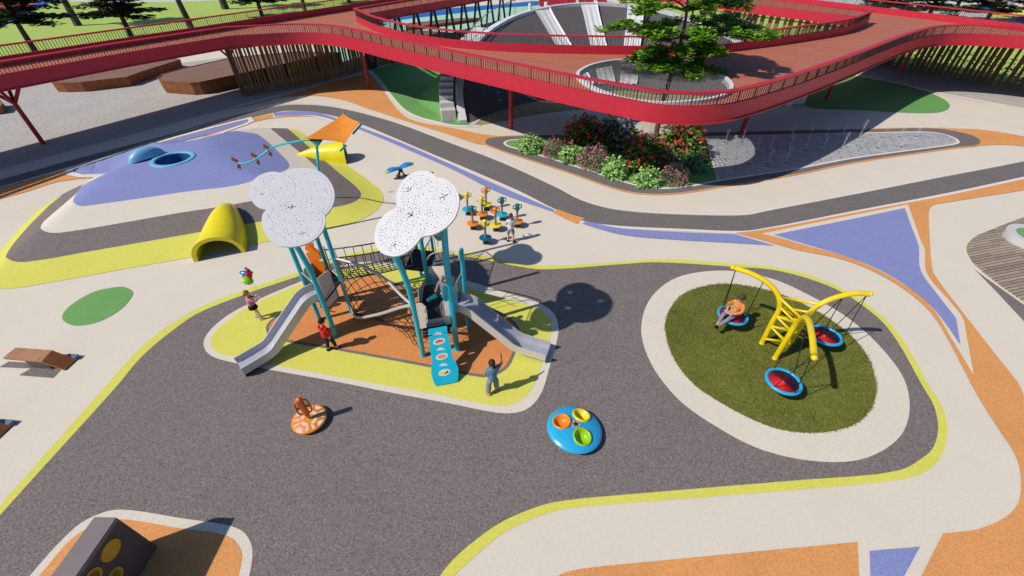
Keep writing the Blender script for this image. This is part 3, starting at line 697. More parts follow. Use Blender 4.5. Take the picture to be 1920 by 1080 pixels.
# opening 1 (over the slide hill) and opening 2 (round the tree)
h_near = spline(v2(PS([(668, 29), (684, 37), (702, 45), (757, 60), (833, 72), (900, 78), (973, 82), (1097, 85), (1250, 86), (1340, 84), (1414, 76), (1497, 65), (1586, 50), (1618, 39), (1630, 32)], ZT)), 4, False)
hl0, hdl = line_fit(P(682, 27, ZT).xy.to_3d(), P(838, 0, ZT).xy.to_3d())
hr0, hdr = line_fit(P(1594, 29, ZT).xy.to_3d(), P(1400, 7, ZT).xy.to_3d())
hap = meet(hl0, hdl, hr0, hdr)
h_far = [P(1594, 29, ZT).xy.to_3d(), P(1400, 7, ZT).xy.to_3d(), hap - hdr * 3, hap - hdl * 3, P(838, 0, ZT).xy.to_3d(), P(728, 18, ZT).xy.to_3d()]
hole1 = h_near + h_far
hole2 = spline(v2(PS([(1083, 140), (1094, 129), (1117, 120), (1161, 113), (1230, 112), (1301, 124), (1352, 141), (1370, 157), (1367, 172), (1339, 184), (1290, 191), (1239, 193), (1195, 189), (1155, 181), (1104, 160)], ZD + .1)), 5, True)
BR = thing('elevated_walkway', 'red steel elevated walkway with terracotta deck that loops over the grounds on red forked posts', 'walkway', (8, 30, 0))
def plate(name, z, mat, up, parent):
    v, f = cdt([(outer, True), (hole1, True), (hole2, True)])
    keep = []
    for t in f:
        cx = sum(v[i].x for i in t) / 3; cy = sum(v[i].y for i in t) / 3
        if inside(cx, cy, outer) and not inside(cx, cy, hole1) and not inside(cx, cy, hole2): keep.append(tuple(t) if up else tuple(t)[::-1])
    mb = MB(); mb.add([(p.x, p.y, z) for p in v], keep); return mb.build(name, mat, parent)
plate('deck', ZD, 'deck', True, BR); plate('soffit', ZB + .03, 'red', False, BR)
def dens(pts, step=0.6, closed=False): return resample(pts, step, closed)
posts_all = []
def edge_run(pts, closed=False, fascia=True, rail=True, flange=True):
    pts = [Vector((p[0], p[1], 0)) for p in pts]
    mb = MB(); mb.wall(pts, 0.07, ZB, ZT, closed=closed)
    if flange: mb.wall(pts, 0.16, ZB - .05, ZB - .002, closed=closed)
    mb.build('fascia', 'red', BR, auto=35)
    mb = MB(); mb.wall(pts, 0.15, ZR - .07, ZR, closed=closed); mb.build('handrail', 'red', BR, auto=35)
    mb = MB(); q = resample(pts, 0.165, closed); per = 7
    vs = []; fs = []; w = .013
    for i, p in enumerate(q):
        if i % per == 0:
            nx = q[min(i + 1, len(q) - 1)]; pv = q[max(i - 1, 0)]; posts_all.append((p, math.atan2((nx - pv).y, (nx - pv).x))); continue
        k = len(vs); vs += [(p.x - w, p.y - w, ZT), (p.x + w, p.y - w, ZT), (p.x + w, p.y + w, ZT), (p.x - w, p.y + w, ZT), (p.x - w, p.y - w, ZR - .07), (p.x + w, p.y - w, ZR - .07), (p.x + w, p.y + w, ZR - .07), (p.x - w, p.y + w, ZR - .07)]
        fs += [(k + a, k + (a + 1) % 4, k + 4 + (a + 1) % 4, k + 4 + a) for a in range(4)]
    mb.add(vs, fs); o = mb.build('balusters', 'bar', BR); o['kind'] = 'stuff'
edge_run(near); edge_run(farL); edge_run(farR); edge_run(hole1, True)
cam2 = Vector((0, 0, H))
def in_view(p):
    d_ = p.y * CP - (4.8 - H) * SP
    if d_ < 1: return False
    u = 960 + F * p.x / d_; vv_ = 540 - F * (p.y * SP + (4.8 - H) * CP) / d_
    return -20 < u < 1940 and -20 < vv_
posts_all.sort(key=lambda q: (0 if in_view(q[0]) else 1, (q[0].to_3d() - cam2).length))
pm = None; rest = MB()
for i, (p, a) in enumerate(posts_all):
    rot = Matrix.Rotation(a, 3, 'Z')
    if i < 100:
        if pm is None:
            mb = MB(); mb.box((0, 0, (ZT + ZR - .07) / 2), (0.035, 0.06, ZR - .07 - ZT)); o = mb.build('post', 'bar', BR, local=True); pm = o
        else: o = pm.copy(); COL.objects.link(o)
        o.location = (p.x - 8, p.y - 30, 0); o.rotation_euler = (0, 0, a)
    else: rest.box((p.x, p.y, (ZT + ZR - .07) / 2), (0.035, 0.06, ZR - .07 - ZT), rot=rot)
o = rest.build('posts', 'bar', BR); o['kind'] = 'stuff'
mb = MB(); mb.wall(hole2, 0.09, ZB + .05, ZD + .16, closed=True); mb.build('tree_ring', 'whiterim', BR, auto=35)
# wire net across the tree opening, with its inner hoop
hc2 = sum([p.to_3d() for p in hole2], Vector((0, 0, 0))) / len(hole2)
tb = P(1228, 256); in_r = 1.05
inner = [Vector((tb.x + 0.35 + in_r * 1.15 * math.cos(2 * PI * i / 48), tb.y + 1.7 + in_r * math.sin(2 * PI * i / 48), 0)) for i in range(48)]
mb = MB()
for i in range(190):
    a = 2 * PI * i / 190
    d_ = Vector((math.cos(a), math.sin(a), 0)); c0 = sum(inner, Vector((0, 0, 0))) / 48
    # outer hit by marching
    r_ = 0.5
    while inside(c0.x + d_.x * r_, c0.y + d_.y * r_, hole2) and r_ < 12: r_ += .05
    i1 = c0 + Vector((d_.x * in_r * 1.15, d_.y * in_r, 3.54)); o1 = c0 + d_ * r_ + Vector((0, 0, ZD + .08))
    mb.tube([i1, o1], 0.016, 3, caps=False)
for s in (0.12, .26, .4, .55, .7, .85):
    ring_pts = []
    for i in range(60):
        a = 2 * PI * i / 60; d_ = Vector((math.cos(a), math.sin(a), 0)); r_ = 0.5
        while inside(c0.x + d_.x * r_, c0.y + d_.y * r_, hole2) and r_ < 12: r_ += .08
        i1 = c0 + Vector((d_.x * in_r * 1.15, d_.y * in_r, 3.54)); ring_pts.append(i1.lerp(c0 + d_ * r_ + Vector((0, 0, ZD + .08)), s))
    mb.tube(ring_pts, 0.010, 3, closed=True)
mb.build('tree_net', 'mesh', BR)
mb = MB(); mb.wall(inner, 0.07, 3.48, 3.64, closed=True); mb.build('net_hoop', 'whiterim', BR, auto=40)
# forked red posts under the deck
def fork(px, py, span, ang, rad=0.11, zf=2.7):
    zf -= .15
    p = P(px, py); mb = MB(); mb.tube([p, p + Vector((0, 0, zf + .1))], rad, 10)
    d_ = Vector((math.cos(ang), math.sin(ang), 0)); n_ = Vector((-d_.y, d_.x, 0))
    for v_ in (d_, -d_, n_, -n_): mb.tube([p + Vector((0, 0, zf)), p + v_ * span + Vector((0, 0, ZB - .04))], rad * .75, 8)
    mb.build('forked_post', 'redpost', BR, auto=40)
for a in [(82, 270, .95, R(30), .12, 2.5), (455, 172, .8, R(25), .10, 2.6), (692, 166, .55, R(-20), .11, 2.9), (958, 241, .42, R(0), .14, 3.0), (1390, 250, .5, R(30), .13, 3.0), (1548, 188, .5, R(35), .12, 3.0), (1685, 139, .5, R(20), .12, 3.0)]: fork(*a)
# leaning dark struts under the far left side of the loop
for i in range(20):
    p = hl0 + hdl * (-1.0 + i * 1.35) + Vector((hdl.y * .35, -hdl.x * .35, 0))
    ln = 0.45 if i % 2 else -0.45
    mb = MB(); mb.tube([p + hdl * -ln, p + hdl * ln + Vector((0, 0, ZB + .02))], 0.165, 4); mb.build('strut', 'strut', BR)
# right side far struts
for i in range(4):
    p = hr0 + hdr * (9 + i * 2.2); ln = .4 if i % 2 else -.4
    mb = MB(); mb.tube([p + hdr * -ln, p + hdr * ln + Vector((0, 0, ZB + .02))], 0.12, 4); mb.build('strut', 'strut', BR)
# red end wall that closes the far corner
q = [P(1012, 8.5, 3.5), P(1135, 8.5, 3.5)]
mb = MB(); mb.wall([q[0], q[1], q[1] + Vector((0.2, 3.5, 0))], 0.1, 3.3, 4.35)
mb.wall([q[0] + Vector((0, 1.5, 0)), q[0] + Vector((5, 3.2, 0))], 0.1, 3.4, 4.35)
tag(mb.build('ramp_wall', 'red', loc=tuple(q[0])), 'short red wall of the far ramp beyond the top of the slide hill', 'ramp wall')
# ------------------------------------------------------------------ slatted timber screens under the walkway
def screen(pts, zt, label, wmin=.10, wmax=.26, gmin=.05, gmax=.13, seed=1, lean=0.0):
    r = random.Random(seed); t = thing('slat_screen', label, 'slat screen', tuple(pts[0]), 'slat screens under the walkway')
    L = resample(pts, 0.05); mb = MB(); i = 0; s = 0.0
    tot = (len(L) - 1) * .05; x = 0
    while x < tot - .3:
        w = r.uniform(wmin, wmax); k = int((x + w / 2) / .05); a = L[k]; b = L[min(k + 1, len(L) - 1)]; an = math.atan2((b - a).y, (b - a).x)
        mb.box((a.x, a.y, zt / 2), (w, .10, zt), rot=Matrix.Rotation(an, 3, 'Z')); x += w + (r.uniform(gmin, gmax) if r.random() > .25 else gmax * 1.6)
    mb.build('slats', 'slat', t)
    mb = MB(); nrm = .07
    for z in (.25, zt - .3): mb.wall([(p[0] + .0, p[1] + .1) for p in pts], .03, z, z + .1)
    mb.build('rail', 'slat', t)
sl = [P(455, 181), P(500, 174), P(560, 163), P(640, 145), P(735, 118)]
screen(sl, 3.54, 'brown timber slat screen on the gravel beside the rusty planter', seed=3)
sr = [P(1630, 114), P(1658, 121), P(1783, 144), P(1920, 171), P(2080, 205)]
screen(sr, 3.54, 'tall brown slat screen with green lawn behind, at the far gravel edge', .16, .34, .10, .18, seed=4)
screen([hr0 + hdr * -1 + Vector((.5, .2, 0)), hr0 + hdr * 7 + Vector((.5, .2, 0)), hr0 + hdr * 13 + Vector((.5, .2, 0))], 3.54, 'dark slat screen inside the loop behind the slide hill', .22, .5, .16, .3, seed=6)
def shade_filler(pts, h, w, label, seed):  # added dark foliage, stands in for shaded lawn behind the screens
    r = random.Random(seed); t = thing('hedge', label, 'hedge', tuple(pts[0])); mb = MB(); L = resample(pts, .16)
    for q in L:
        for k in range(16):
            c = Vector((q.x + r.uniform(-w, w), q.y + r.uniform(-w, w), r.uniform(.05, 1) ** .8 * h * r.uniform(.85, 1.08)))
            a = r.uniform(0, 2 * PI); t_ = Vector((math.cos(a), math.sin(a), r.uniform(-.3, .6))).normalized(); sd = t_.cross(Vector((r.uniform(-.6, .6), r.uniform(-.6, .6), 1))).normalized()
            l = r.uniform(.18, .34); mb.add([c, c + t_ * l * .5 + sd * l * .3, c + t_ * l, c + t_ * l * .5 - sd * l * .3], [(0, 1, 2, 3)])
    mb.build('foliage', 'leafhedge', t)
shade_filler([p + Vector((.6, 1.0, 0)) for p in sr], 1.9, .45, 'dark green low hedge seen through the gaps of the far slat screen', 61)
shade_filler([hr0 + hdr * k + Vector((1.2, 1.0, 0)) for k in (-1, 7, 13)], 1.7, .5, 'dark hedge behind the slat screen inside the loop', 62)
# ------------------------------------------------------------------ rust planters
def planter(px, h, label, soilz=None):
    poly = PS(px, h); c = sum(poly, Vector((0, 0, 0))) / len(poly)
    t = thing('rust_planter', label, 'planter', (c.x, c.y, 0), 'rusty planters')
    mb = MB(); cc = [(p.x, p.y) for p in poly]
    b = [(c.x + (p.x - c.x) * .985, c.y + (p.y - c.y) * .985) for p in poly]
    n = len(poly); a = sum(cc[i][0] * cc[(i + 1) % n][1] - cc[(i + 1) % n][0] * cc[i][1] for i in range(n))
    if a < 0: cc = cc[::-1]; b = b[::-1]
    ins = inset([Vector((p[0], p[1], 0)) for p in cc], .07)
    vs = [(*p, 0) for p in b] + [(*p, h) for p in cc] + [(p.x, p.y, h) for p in ins] + [(p.x, p.y, h - .08) for p in ins]
    fs = []
    for k in range(3): fs += [(k * n + i, k * n + (i + 1) % n, (k + 1) * n + (i + 1) % n, (k + 1) * n + i) for i in range(n)]
    mb.add(vs, fs); mb.build('steel_side', 'corten', t)
    mb = MB(); mb.add([(p.x, p.y, h - .05) for p in ins], [tuple(range(n))]); mb.build('soil', 'soil', t)
planter([(96, 154), (116, 155), (150, 154), (237, 144), (268, 133), (338, 111), (320, 108), (200, 118), (96, 140)], .75, 'long rusty steel planter on gravel under the ramp, its far end pointed')
planter([(295, 146), (300, 151), (326, 153), (356, 155), (372, 154), (455, 137), (520, 122), (640, 98), (560, 96), (436, 107), (340, 128), (303, 138)], .95, 'broad rusty steel planter on gravel partly behind the slat screen')
planter([(-130, 190), (0, 186), (6, 193), (0, 200), (-130, 216)], .5, 'rusty steel planter cut by the frame beside the forked post')
planter([(760, 52), (850, 41), (905, 33), (860, 34), (760, 44)], .4, 'low rusty planter on the mint court beyond the dark struts')
planter([(690, 62), (770, 56), (860, 62), (870, 72), (800, 80), (700, 74)], .4, 'low brown planter beside the dark struts near the slide hill')
# ------------------------------------------------------------------ slide hill
HC = Vector((8.5, 32.5, 0)); RI, RO = 12.0, 17.0; D0, D1 = 3.0, 195.0
def foot_r(deg):
    if deg > 140: return 4.5 + 7.0 * ((deg - 140) / 55) ** 1.5
    if deg < 50: return 4.5 + 7.0 * ((50 - deg) / 47) ** 1.5
    return 4.5
def bank_r(deg): return RI + .55 + 4.4 * sm(rim_h(deg) / 3.2) + .05
def rim_h(deg):
    u = (deg - 99) / 96.0
    return 5.0 * max(0.0, 1 - u * u) ** 0.9
def hill_z(r, deg):
    h = rim_h(deg)
    fr_ = foot_r(deg)
    if r < fr_: return 0.0
    if r < RI: return h * (r - fr_) / (RI - fr_)
    if r < RI + .5: return h
    return h * max(0, 1 - sm((r - RI - .5) / (bank_r(deg) - RI - .5)))
def hp(r, deg): return Vector((HC.x + r * math.cos(R(deg)), HC.y + r * math.sin(R(deg)), hill_z(r, deg)))
rs = [i / 9 for i in range(10)]; ro = [i / 9 for i in range(10)]
degs = [D0 + (D1 - D0) * i / 84 for i in range(85)]
def polar(rr, mats, name, pick=None, zo=.014):
    mb = MB(); vs = []; fs = []; mi = []
    for dg in degs:
        for r in rr:
            r = foot_r(dg) + (RI - foot_r(dg)) * r if name == 'hill_slope' else RI + .5 + (bank_r(dg) - RI - .5) * r
            q = hp(r, dg); vs.append((q.x, q.y, q.z + zo))
    n = len(rr)
    for i in range(len(degs) - 1):
        for j in range(n - 1):
            fs.append((i * n + j, i * n + j + 1, (i + 1) * n + j + 1, (i + 1) * n + j)); mi.append(pick(degs[i], rr[j]) if pick else 0)
    k = len(mb.v); mb.v += [Vector(p) for p in vs]; mb.f += fs; mb.mi += mi
    return struct(mb.build(name, mats, smooth=True))
polar(rs, ['grey_slope'], 'hill_slope'); polar(ro, ['deepgreen', 'lawn'], 'hill_bank', lambda dg, r: 0 if dg > 150 or dg < 40 else 1)
rimpts = [HC + Vector((12.35 * math.cos(R(dg)), 12.35 * math.sin(R(dg)), rim_h(dg))) for dg in degs]
mb = MB(); vs = []; fs = []
for dg in degs:
    h = rim_h(dg)
    for r, z in ((11.97, -.15), (11.97, .22), (12.5, .22), (12.5, -.15)): vs.append(HC + Vector((r * math.cos(R(dg)), r * math.sin(R(dg)), h + z)))
n = len(degs)
for i in range(n - 1):
    for j in range(4): fs.append((i * 4 + j, i * 4 + (j + 1) % 4, (i + 1) * 4 + (j + 1) % 4, (i + 1) * 4 + j))
fs += [(0, 1, 2, 3)[::-1], tuple((n - 1) * 4 + j for j in range(4))]
mb.add(vs, fs)
tag(mb.build('rim_wall', 'whiterim', loc=tuple(HC), auto=40), 'white curved wall along the crest of the grey slide hill', 'rim wall')
st = thing('block_steps', 'pale stone block steps climbing the green bank beside the white curved wall', 'steps', tuple(hp(13.4, 193)))
k = 0
for i in range(17):
    dg = 191.5 - i * 2.75; h = rim_h(dg - 1.4)
    c = HC + Vector((13.12 * math.cos(R(dg)), 13.12 * math.sin(R(dg)), 0))
    mb = MB(); mb.box((c.x, c.y, (h + .16) / 2), (1.0 - .03 * (i % 3), .62, h + .16), rot=Matrix.Rotation(R(dg), 3, 'Z')); mb.build('step', 'stone', st, bevel=.025)
st = thing('block_steps', 'pale stone blocks descending beside the dark court under the right side of the walkway', 'steps', tuple(hp(13.4, 4)))
for i in range(10):
    dg = 5.5 + i * 2.9; h = rim_h(dg + 1.4)
    c = HC + Vector((13.1 * math.cos(R(dg)), 13.1 * math.sin(R(dg)), 0))
    mb = MB(); mb.box((c.x, c.y, (h + .16) / 2), (1.0, .6, h + .16), rot=Matrix.Rotation(R(dg), 3, 'Z')); mb.build('step', 'stone', st, bevel=.025)
fe = thing('wire_fence', 'thin grey wire mesh fence along the crest of the slide hill', 'fence', tuple(hp(12.8, 150)))
fr = [HC + Vector((12.35 * math.cos(R(dg)), 12.35 * math.sin(R(dg)), rim_h(dg) + .2)) for dg in [188 - i * 2 for i in range(78)]]
mb = MB(); mb.tube([p + Vector((0, 0, 1.05)) for p in fr], .03, 6); mb.build('top_rail', 'mesh', fe)
for i in range(0, len(fr), 4):
    mb = MB(); mb.tube([fr[i], fr[i] + Vector((0, 0, 1.05))], .025, 5); mb.build('fence_post', 'mesh', fe)
mb = MB()
for i in range(18):
    p, q_ = fr[i], fr[i + 1]
    for s in range(3):
        a = p.lerp(q_, s / 3); b = p.lerp(q_, (s + 1) / 3)
        for z in range(5):
            mb.tube([a + Vector((0, 0, z * .2)), b + Vector((0, 0, z * .2 + .2))], .008, 3, caps=False); mb.tube([b + Vector((0, 0, z * .2)), a + Vector((0, 0, z * .2 + .2))], .008, 3, caps=False)
mb.build('wire_net', 'mesh', fe)
def wave_slide(dg, label, w=1.5, bend=0):
    t = thing('wave_slide', label, 'slide', tuple(hp(12, dg)), 'white wave slides on the hill')
    mb = MB(); vs = []; fs = []; NR, NW = 26, 28
    d_ = Vector((math.cos(R(dg)), math.sin(R(dg)), 0)); n_ = Vector((-d_.y, d_.x, 0))
    for i in range(NR + 1):
        r = 12.6 - 7.6 * i / NR; c = HC + d_ * r
        z = hill_z(min(r, 12.0), dg)
        for j in range(NW + 1):
            u = j / NW * 2 - 1; au = abs(u); fl = sm((NR * .22 - i) / (NR * .18))
            ridge = .03 * math.cos(u * 3 * PI) * (1 - fl) + .10
            lip = .22 if au > .93 else 0
            vs.append(c + n_ * (u * w / 2 * (1 + .12 * fl)) + Vector((0, 0, z + ridge + lip + .03)))
    for i in range(NR):
        for j in range(NW): fs.append((i * (NW + 1) + j, i * (NW + 1) + j + 1, (i + 1) * (NW + 1) + j + 1, (i + 1) * (NW + 1) + j))
    mb.add(vs, fs); mb.build('chute', 'wslide', t, True)
    for s in (-1, 1):
        mb = MB(); c = HC + d_ * 12.55 + n_ * (s * w * .54); h = hill_z(12, dg)
        mb.box((c.x, c.y, h + .32), (.35, .16, .5), rot=Matrix.Rotation(R(dg), 3, 'Z')); mb.build('side_cheek', 'wslide', t, bevel=.03)
wave_slide(120, 'white wavy slide nearest the wire fence on the grey hill')
wave_slide(99, 'white wavy slide in the middle of the grey hill')
wave_slide(79, 'white wavy slide half hidden behind the tree crown')
hold_cols = ['melonred', 'bowlyellow', 'seesawblue', 'lime', 'seesawblue', 'bowlyellow', 'seesawblue', 'teal']
rh = random.Random(9)
for i in range(16):
    dg = rh.uniform(160, 180); r = rh.uniform(9.2, 11.5); q = hp(r, dg)
    mb = MB(); mb.sphere(q + Vector((0, 0, .03)), (.12, .12, .08), 7, 5)
    cn = hold_cols[i % 8]; cw = {'melonred': 'red', 'bowlyellow': 'yellow', 'seesawblue': 'blue', 'lime': 'lime', 'teal': 'teal'}[cn]
    tag(mb.build('climbing_hold', cn, loc=tuple(q)), f'small {cw} climbing hold on the shaded dark slope', 'climbing hold', f'{cw} climbing holds on the dark slope')
# ================================================================== TREES
def leaf_cloud(mb, c, rad, n, size, rnd, flat_=1.0, droop=.3, long_=1.6):
    for _ in range(n):
        while True:
            d_ = Vector((rnd.uniform(-1, 1), rnd.uniform(-1, 1), rnd.uniform(-1, 1)))
            if d_.length < 1: break
        p = Vector(c) + Vector((d_.x * rad, d_.y * rad, d_.z * rad * flat_))
        a = rnd.uniform(0, 2 * PI); l = size * rnd.uniform(.7, 1.3)
        t = Vector((math.cos(a), math.sin(a), rnd.uniform(-droop, droop))).normalized()
        sd = t.cross(Vector((rnd.uniform(-.5, .5), rnd.uniform(-.5, .5), 1))).normalized()
        w = l / long_ / 2
        mb.add([p, p + t * l * .5 + sd * w, p + t * l, p + t * l * .5 - sd * w], [(0, 1, 2, 3)])
def far_tree(px, py, h, crown0, crad, label, seed, leaf='leafdark', lean=(0, 0), n=40, size=.62, dens_=46, tr_=.32):
    rnd = random.Random(seed); p = P(px, py)
    t = thing('tree', label, 'tree', tuple(p), 'trees beyond the walkway')
    mb = MB(); tp = p + Vector((lean[0], lean[1], h))
    pts = [p, p + Vector((lean[0] * .2, lean[1] * .2, h * .25)), p + Vector((lean[0] * .6 + .1, lean[1] * .6, h * .6)), tp]
    mb.tube(spline(pts, 4, False), [tr_ * (1 - .8 * i / 12) for i in range(13)], 8); lv = MB()
    for i in range(n):
        s = (i / (n - 1)) ** 1.5; z = crown0 + (h - crown0) * s; a = i * 2.4 + rnd.uniform(-.4, .4)
        L = crad * (1 - .75 * s ** 1.3) * rnd.uniform(.6, 1.1)
        f_ = z / h; b = p + Vector((lean[0] * f_, lean[1] * f_, z)); e = b + Vector((math.cos(a) * L, math.sin(a) * L, rnd.uniform(-.5, .3)))
        mb.tube([b, b.lerp(e, .5) + Vector((0, 0, .15)), e], [.07, .05, .02], 4, caps=False)
        for k in range(4):
            c = b.lerp(e, .35 + .2 * k) + Vector((rnd.uniform(-.5, .5), rnd.uniform(-.5, .5), rnd.uniform(-.05, .25)))
            leaf_cloud(lv, c, .85, dens_, size, rnd, .22, .15, 2.2)
    mb.build('trunk', 'barkdark', t, True); lv.build('crown', leaf, t)
far_tree(70, 102, 9.5, 2.9, 4.6, 'dark layered tree with low crown standing nearest the ramp corner', 1)
far_tree(147, 48, 13, 8.5, 4.5, 'tree with a bare leaning grey trunk on the open lawn', 2, n=24, tr_=.5)
far_tree(250, 75, 9.5, 2.5, 4.4, 'dark layered tree whose wide crown shades the lawn behind the railing', 3)
far_tree(360, 55, 13, 9, 4.5, 'tree with a tall bare trunk rising behind the railing between two dark crowns', 4, lean=(-1.2, 0), n=24, tr_=.42)
far_tree(423, 17, 14, 9, 4.5, 'distant tree with thick short bare trunk base on the bright lawn', 5, n=22, tr_=.6)
far_tree(492, 31, 11, 2.0, 3.8, 'dark layered tree with thin trunk behind the railing near the red post', 6)
far_tree(572, 20, 13, 8.5, 4.4, 'tree with a slim bare trunk behind the railing at the top of the lawn', 7, n=22)
far_tree(655, 6, 11, 1.8, 3.4, 'small dark tree crown just over the railing beside the loop', 8, n=26)
rtr = [(1655, 34, 8, 1.4, 4.0), (1735, 40, 9, 1.5, 4.4), (1845, 46, 10, 1.7, 5.2), (1790, 20, 9, 1.5, 4.8), (1960, 40, 10, 2.0, 5.0)]
rl = ['dark bushy tree behind the far railing nearest the loop', 'dark bushy tree behind the far railing with pale paving at its foot', 'large dark tree with bent trunk over the yellow court', 'dark tree in the second row behind the far railing', 'dark tree cut by the frame beyond the blue court']
for i, a in enumerate(rtr): far_tree(*a, rl[i], 20 + i, 'leafdark' if i % 2 == 0 else 'leafmid', n=34)
# low hedge bushes behind the far right railing
for i, (px, py) in enumerate([(1625, 22), (1690, 34), (1770, 45)]):
    c = P(px, py); rnd = random.Random(40 + i); mb = MB(); leaf_cloud(mb, c + Vector((0, 0, .9)), 1.3, 420, .35, rnd, .7)
    tag(mb.build('bush', 'leafmid', loc=tuple(c)), 'round grey green bush under the trees behind the far railing', 'bush', 'bushes behind the far railing')
# --- the big tree that grows through the deck
def big_tree():
    rnd = random.Random(77); p = P(1229, 256)
    t = thing('tree', 'big leafy bright green tree growing through the ringed opening in the deck', 'tree', tuple(p))
    mb = MB(); lv = MB(); HT = 9.6
    tr = spline([p, p + Vector((.02, .05, 2)), p + Vector((.25, .2, 4.2)), p + Vector((.35, .25, 6)), p + Vector((.2, .3, 7.8)), p + Vector((.3, .3, HT))], 5, False)
    mb.tube(tr, [.17 - .13 * i / (len(tr) - 1) for i in range(len(tr))], 9)
    def at(z):
        for a, b in zip(tr, tr[1:]):
            if a.z <= z <= b.z: return a.lerp(b, (z - a.z) / (b.z - a.z))
        return tr[-1]
    def whorl(c, up):
        n_ = rnd.randint(7, 10); a0 = rnd.uniform(0, 2 * PI)
        for k in range(n_):
            a = a0 + 2 * PI * k / n_; l = rnd.uniform(.20, .36); el = rnd.uniform(.0, .75)
            t_ = Vector((math.cos(a) * math.cos(el), math.sin(a) * math.cos(el), math.sin(el))); sd = Vector((-math.sin(a), math.cos(a), 0)) * l * .3
            b = c + t_ * .03; dr_ = Vector((0, 0, -.05))
            mb_v = [b, b + t_ * l * .55 + sd, b + t_ * l * .9 + sd * .7 + dr_ * .5, b + t_ * l + dr_, b + t_ * l * .9 - sd * .7 + dr_ * .5, b + t_ * l * .55 - sd]
            lv.add(mb_v, [(0, 1, 2, 3, 4, 5)])
    # limbs: (height, azimuth deg, reach)
    limbs = []
    for z, az, L in [(4.0, 205, 2.0), (3.95, 285, 1.9), (4.0, 330, 2.3), (4.05, 250, 1.6), (4.35, 190, 2.4), (4.3, 350, 2.3), (4.35, 60, 1.8), (4.3, 240, 2.0), (4.75, 200, 2.2), (4.7, 260, 1.6), (4.8, 330, 1.9), (4.9, 20, 1.8), (4.9, 110, 1.7), (5.0, 300, 2.3),
                     (5.6, 180, 4.1), (5.5, 225, 3.0), (5.6, 5, 3.6), (5.5, 345, 4.2), (5.7, 40, 4.0), (5.6, 270, 2.2), (5.6, 90, 2.6), (5.5, 140, 2.8), (5.4, 320, 3.4),
                     (6.7, 170, 3.2), (6.8, 205, 2.8), (6.8, 15, 3.4), (6.7, 350, 2.8), (6.9, 60, 3.0), (6.8, 280, 1.8), (6.8, 120, 2.4),
                     (7.8, 165, 2.4), (7.9, 30, 2.5), (7.8, 220, 1.8), (7.9, 330, 2.0), (8.0, 90, 2.0), (7.7, 280, 1.6),
                     (8.7, 150, 1.6), (8.8, 20, 1.7), (8.8, 270, 1.3), (8.9, 80, 1.3), (9.4, 0, 0.6), (9.4, 180, .6)]:
        b = at(z); L *= 1.12; a = R(az + rnd.uniform(-6, 6)); dir_ = Vector((math.cos(a), math.sin(a), 0))
        e = b + dir_ * L + Vector((0, 0, rnd.uniform(-.25, .35)))
        mid = b.lerp(e, .5) + Vector((rnd.uniform(-.15, .15), rnd.uniform(-.15, .15), .22))
        pts = spline([b, mid, e], 5, False); mb.tube(pts, [.055 - .042 * i / (len(pts) - 1) for i in range(len(pts))], 5, caps=False)
        nb = int(5 + L * 5.6)
        for k in range(nb):
            s = rnd.uniform(.22, 1.02) ** .8; s = min(s, 1); q = pts[int(s * (len(pts) - 1))]
            a2 = a + rnd.choice((-1, 1)) * rnd.uniform(.4, 1.4); l2 = (.25 + .5 * L * .35 * (1.15 - s * .5)) * rnd.uniform(.4, 1.0)
            e2 = q + Vector((math.cos(a2) * l2, math.sin(a2) * l2, rnd.uniform(-.08, .28)))
            mb.tube([q, q.lerp(e2, .5) + Vector((0, 0, .05)), e2], [.018, .014, .007], 3, caps=False)
            whorl(e2, None)
            if rnd.random() < .85: whorl(q.lerp(e2, .6) + Vector((rnd.uniform(-.12, .12), rnd.uniform(-.12, .12), .08)), None)
            if rnd.random() < .6: whorl(e2 + Vector((rnd.uniform(-.25, .25), rnd.uniform(-.25, .25), rnd.uniform(-.08, .16))), None)
    for z, az, L in [(4.95, 195, 2.6), (5.0, 215, 2.9), (5.2, 352, 2.8)]:   # bare twigs
        b = at(z); a = R(az); e = b + Vector((math.cos(a) * L, math.sin(a) * L, -.2))
        mb.tube([b, b.lerp(e, .5) + Vector((0, 0, .12)), e], [.03, .02, .006], 4, caps=False)
        for k in range(5):
            q = b.lerp(e, .5 + .1 * k); e2 = q + Vector((rnd.uniform(-.3, .3), rnd.uniform(-.5, .3), rnd.uniform(-.3, .1))); mb.tube([q, e2], [.01, .004], 3, caps=False)
    mb.build('trunk', 'bark', t, True); lv.build('crown', 'leafmain', t)
big_tree()
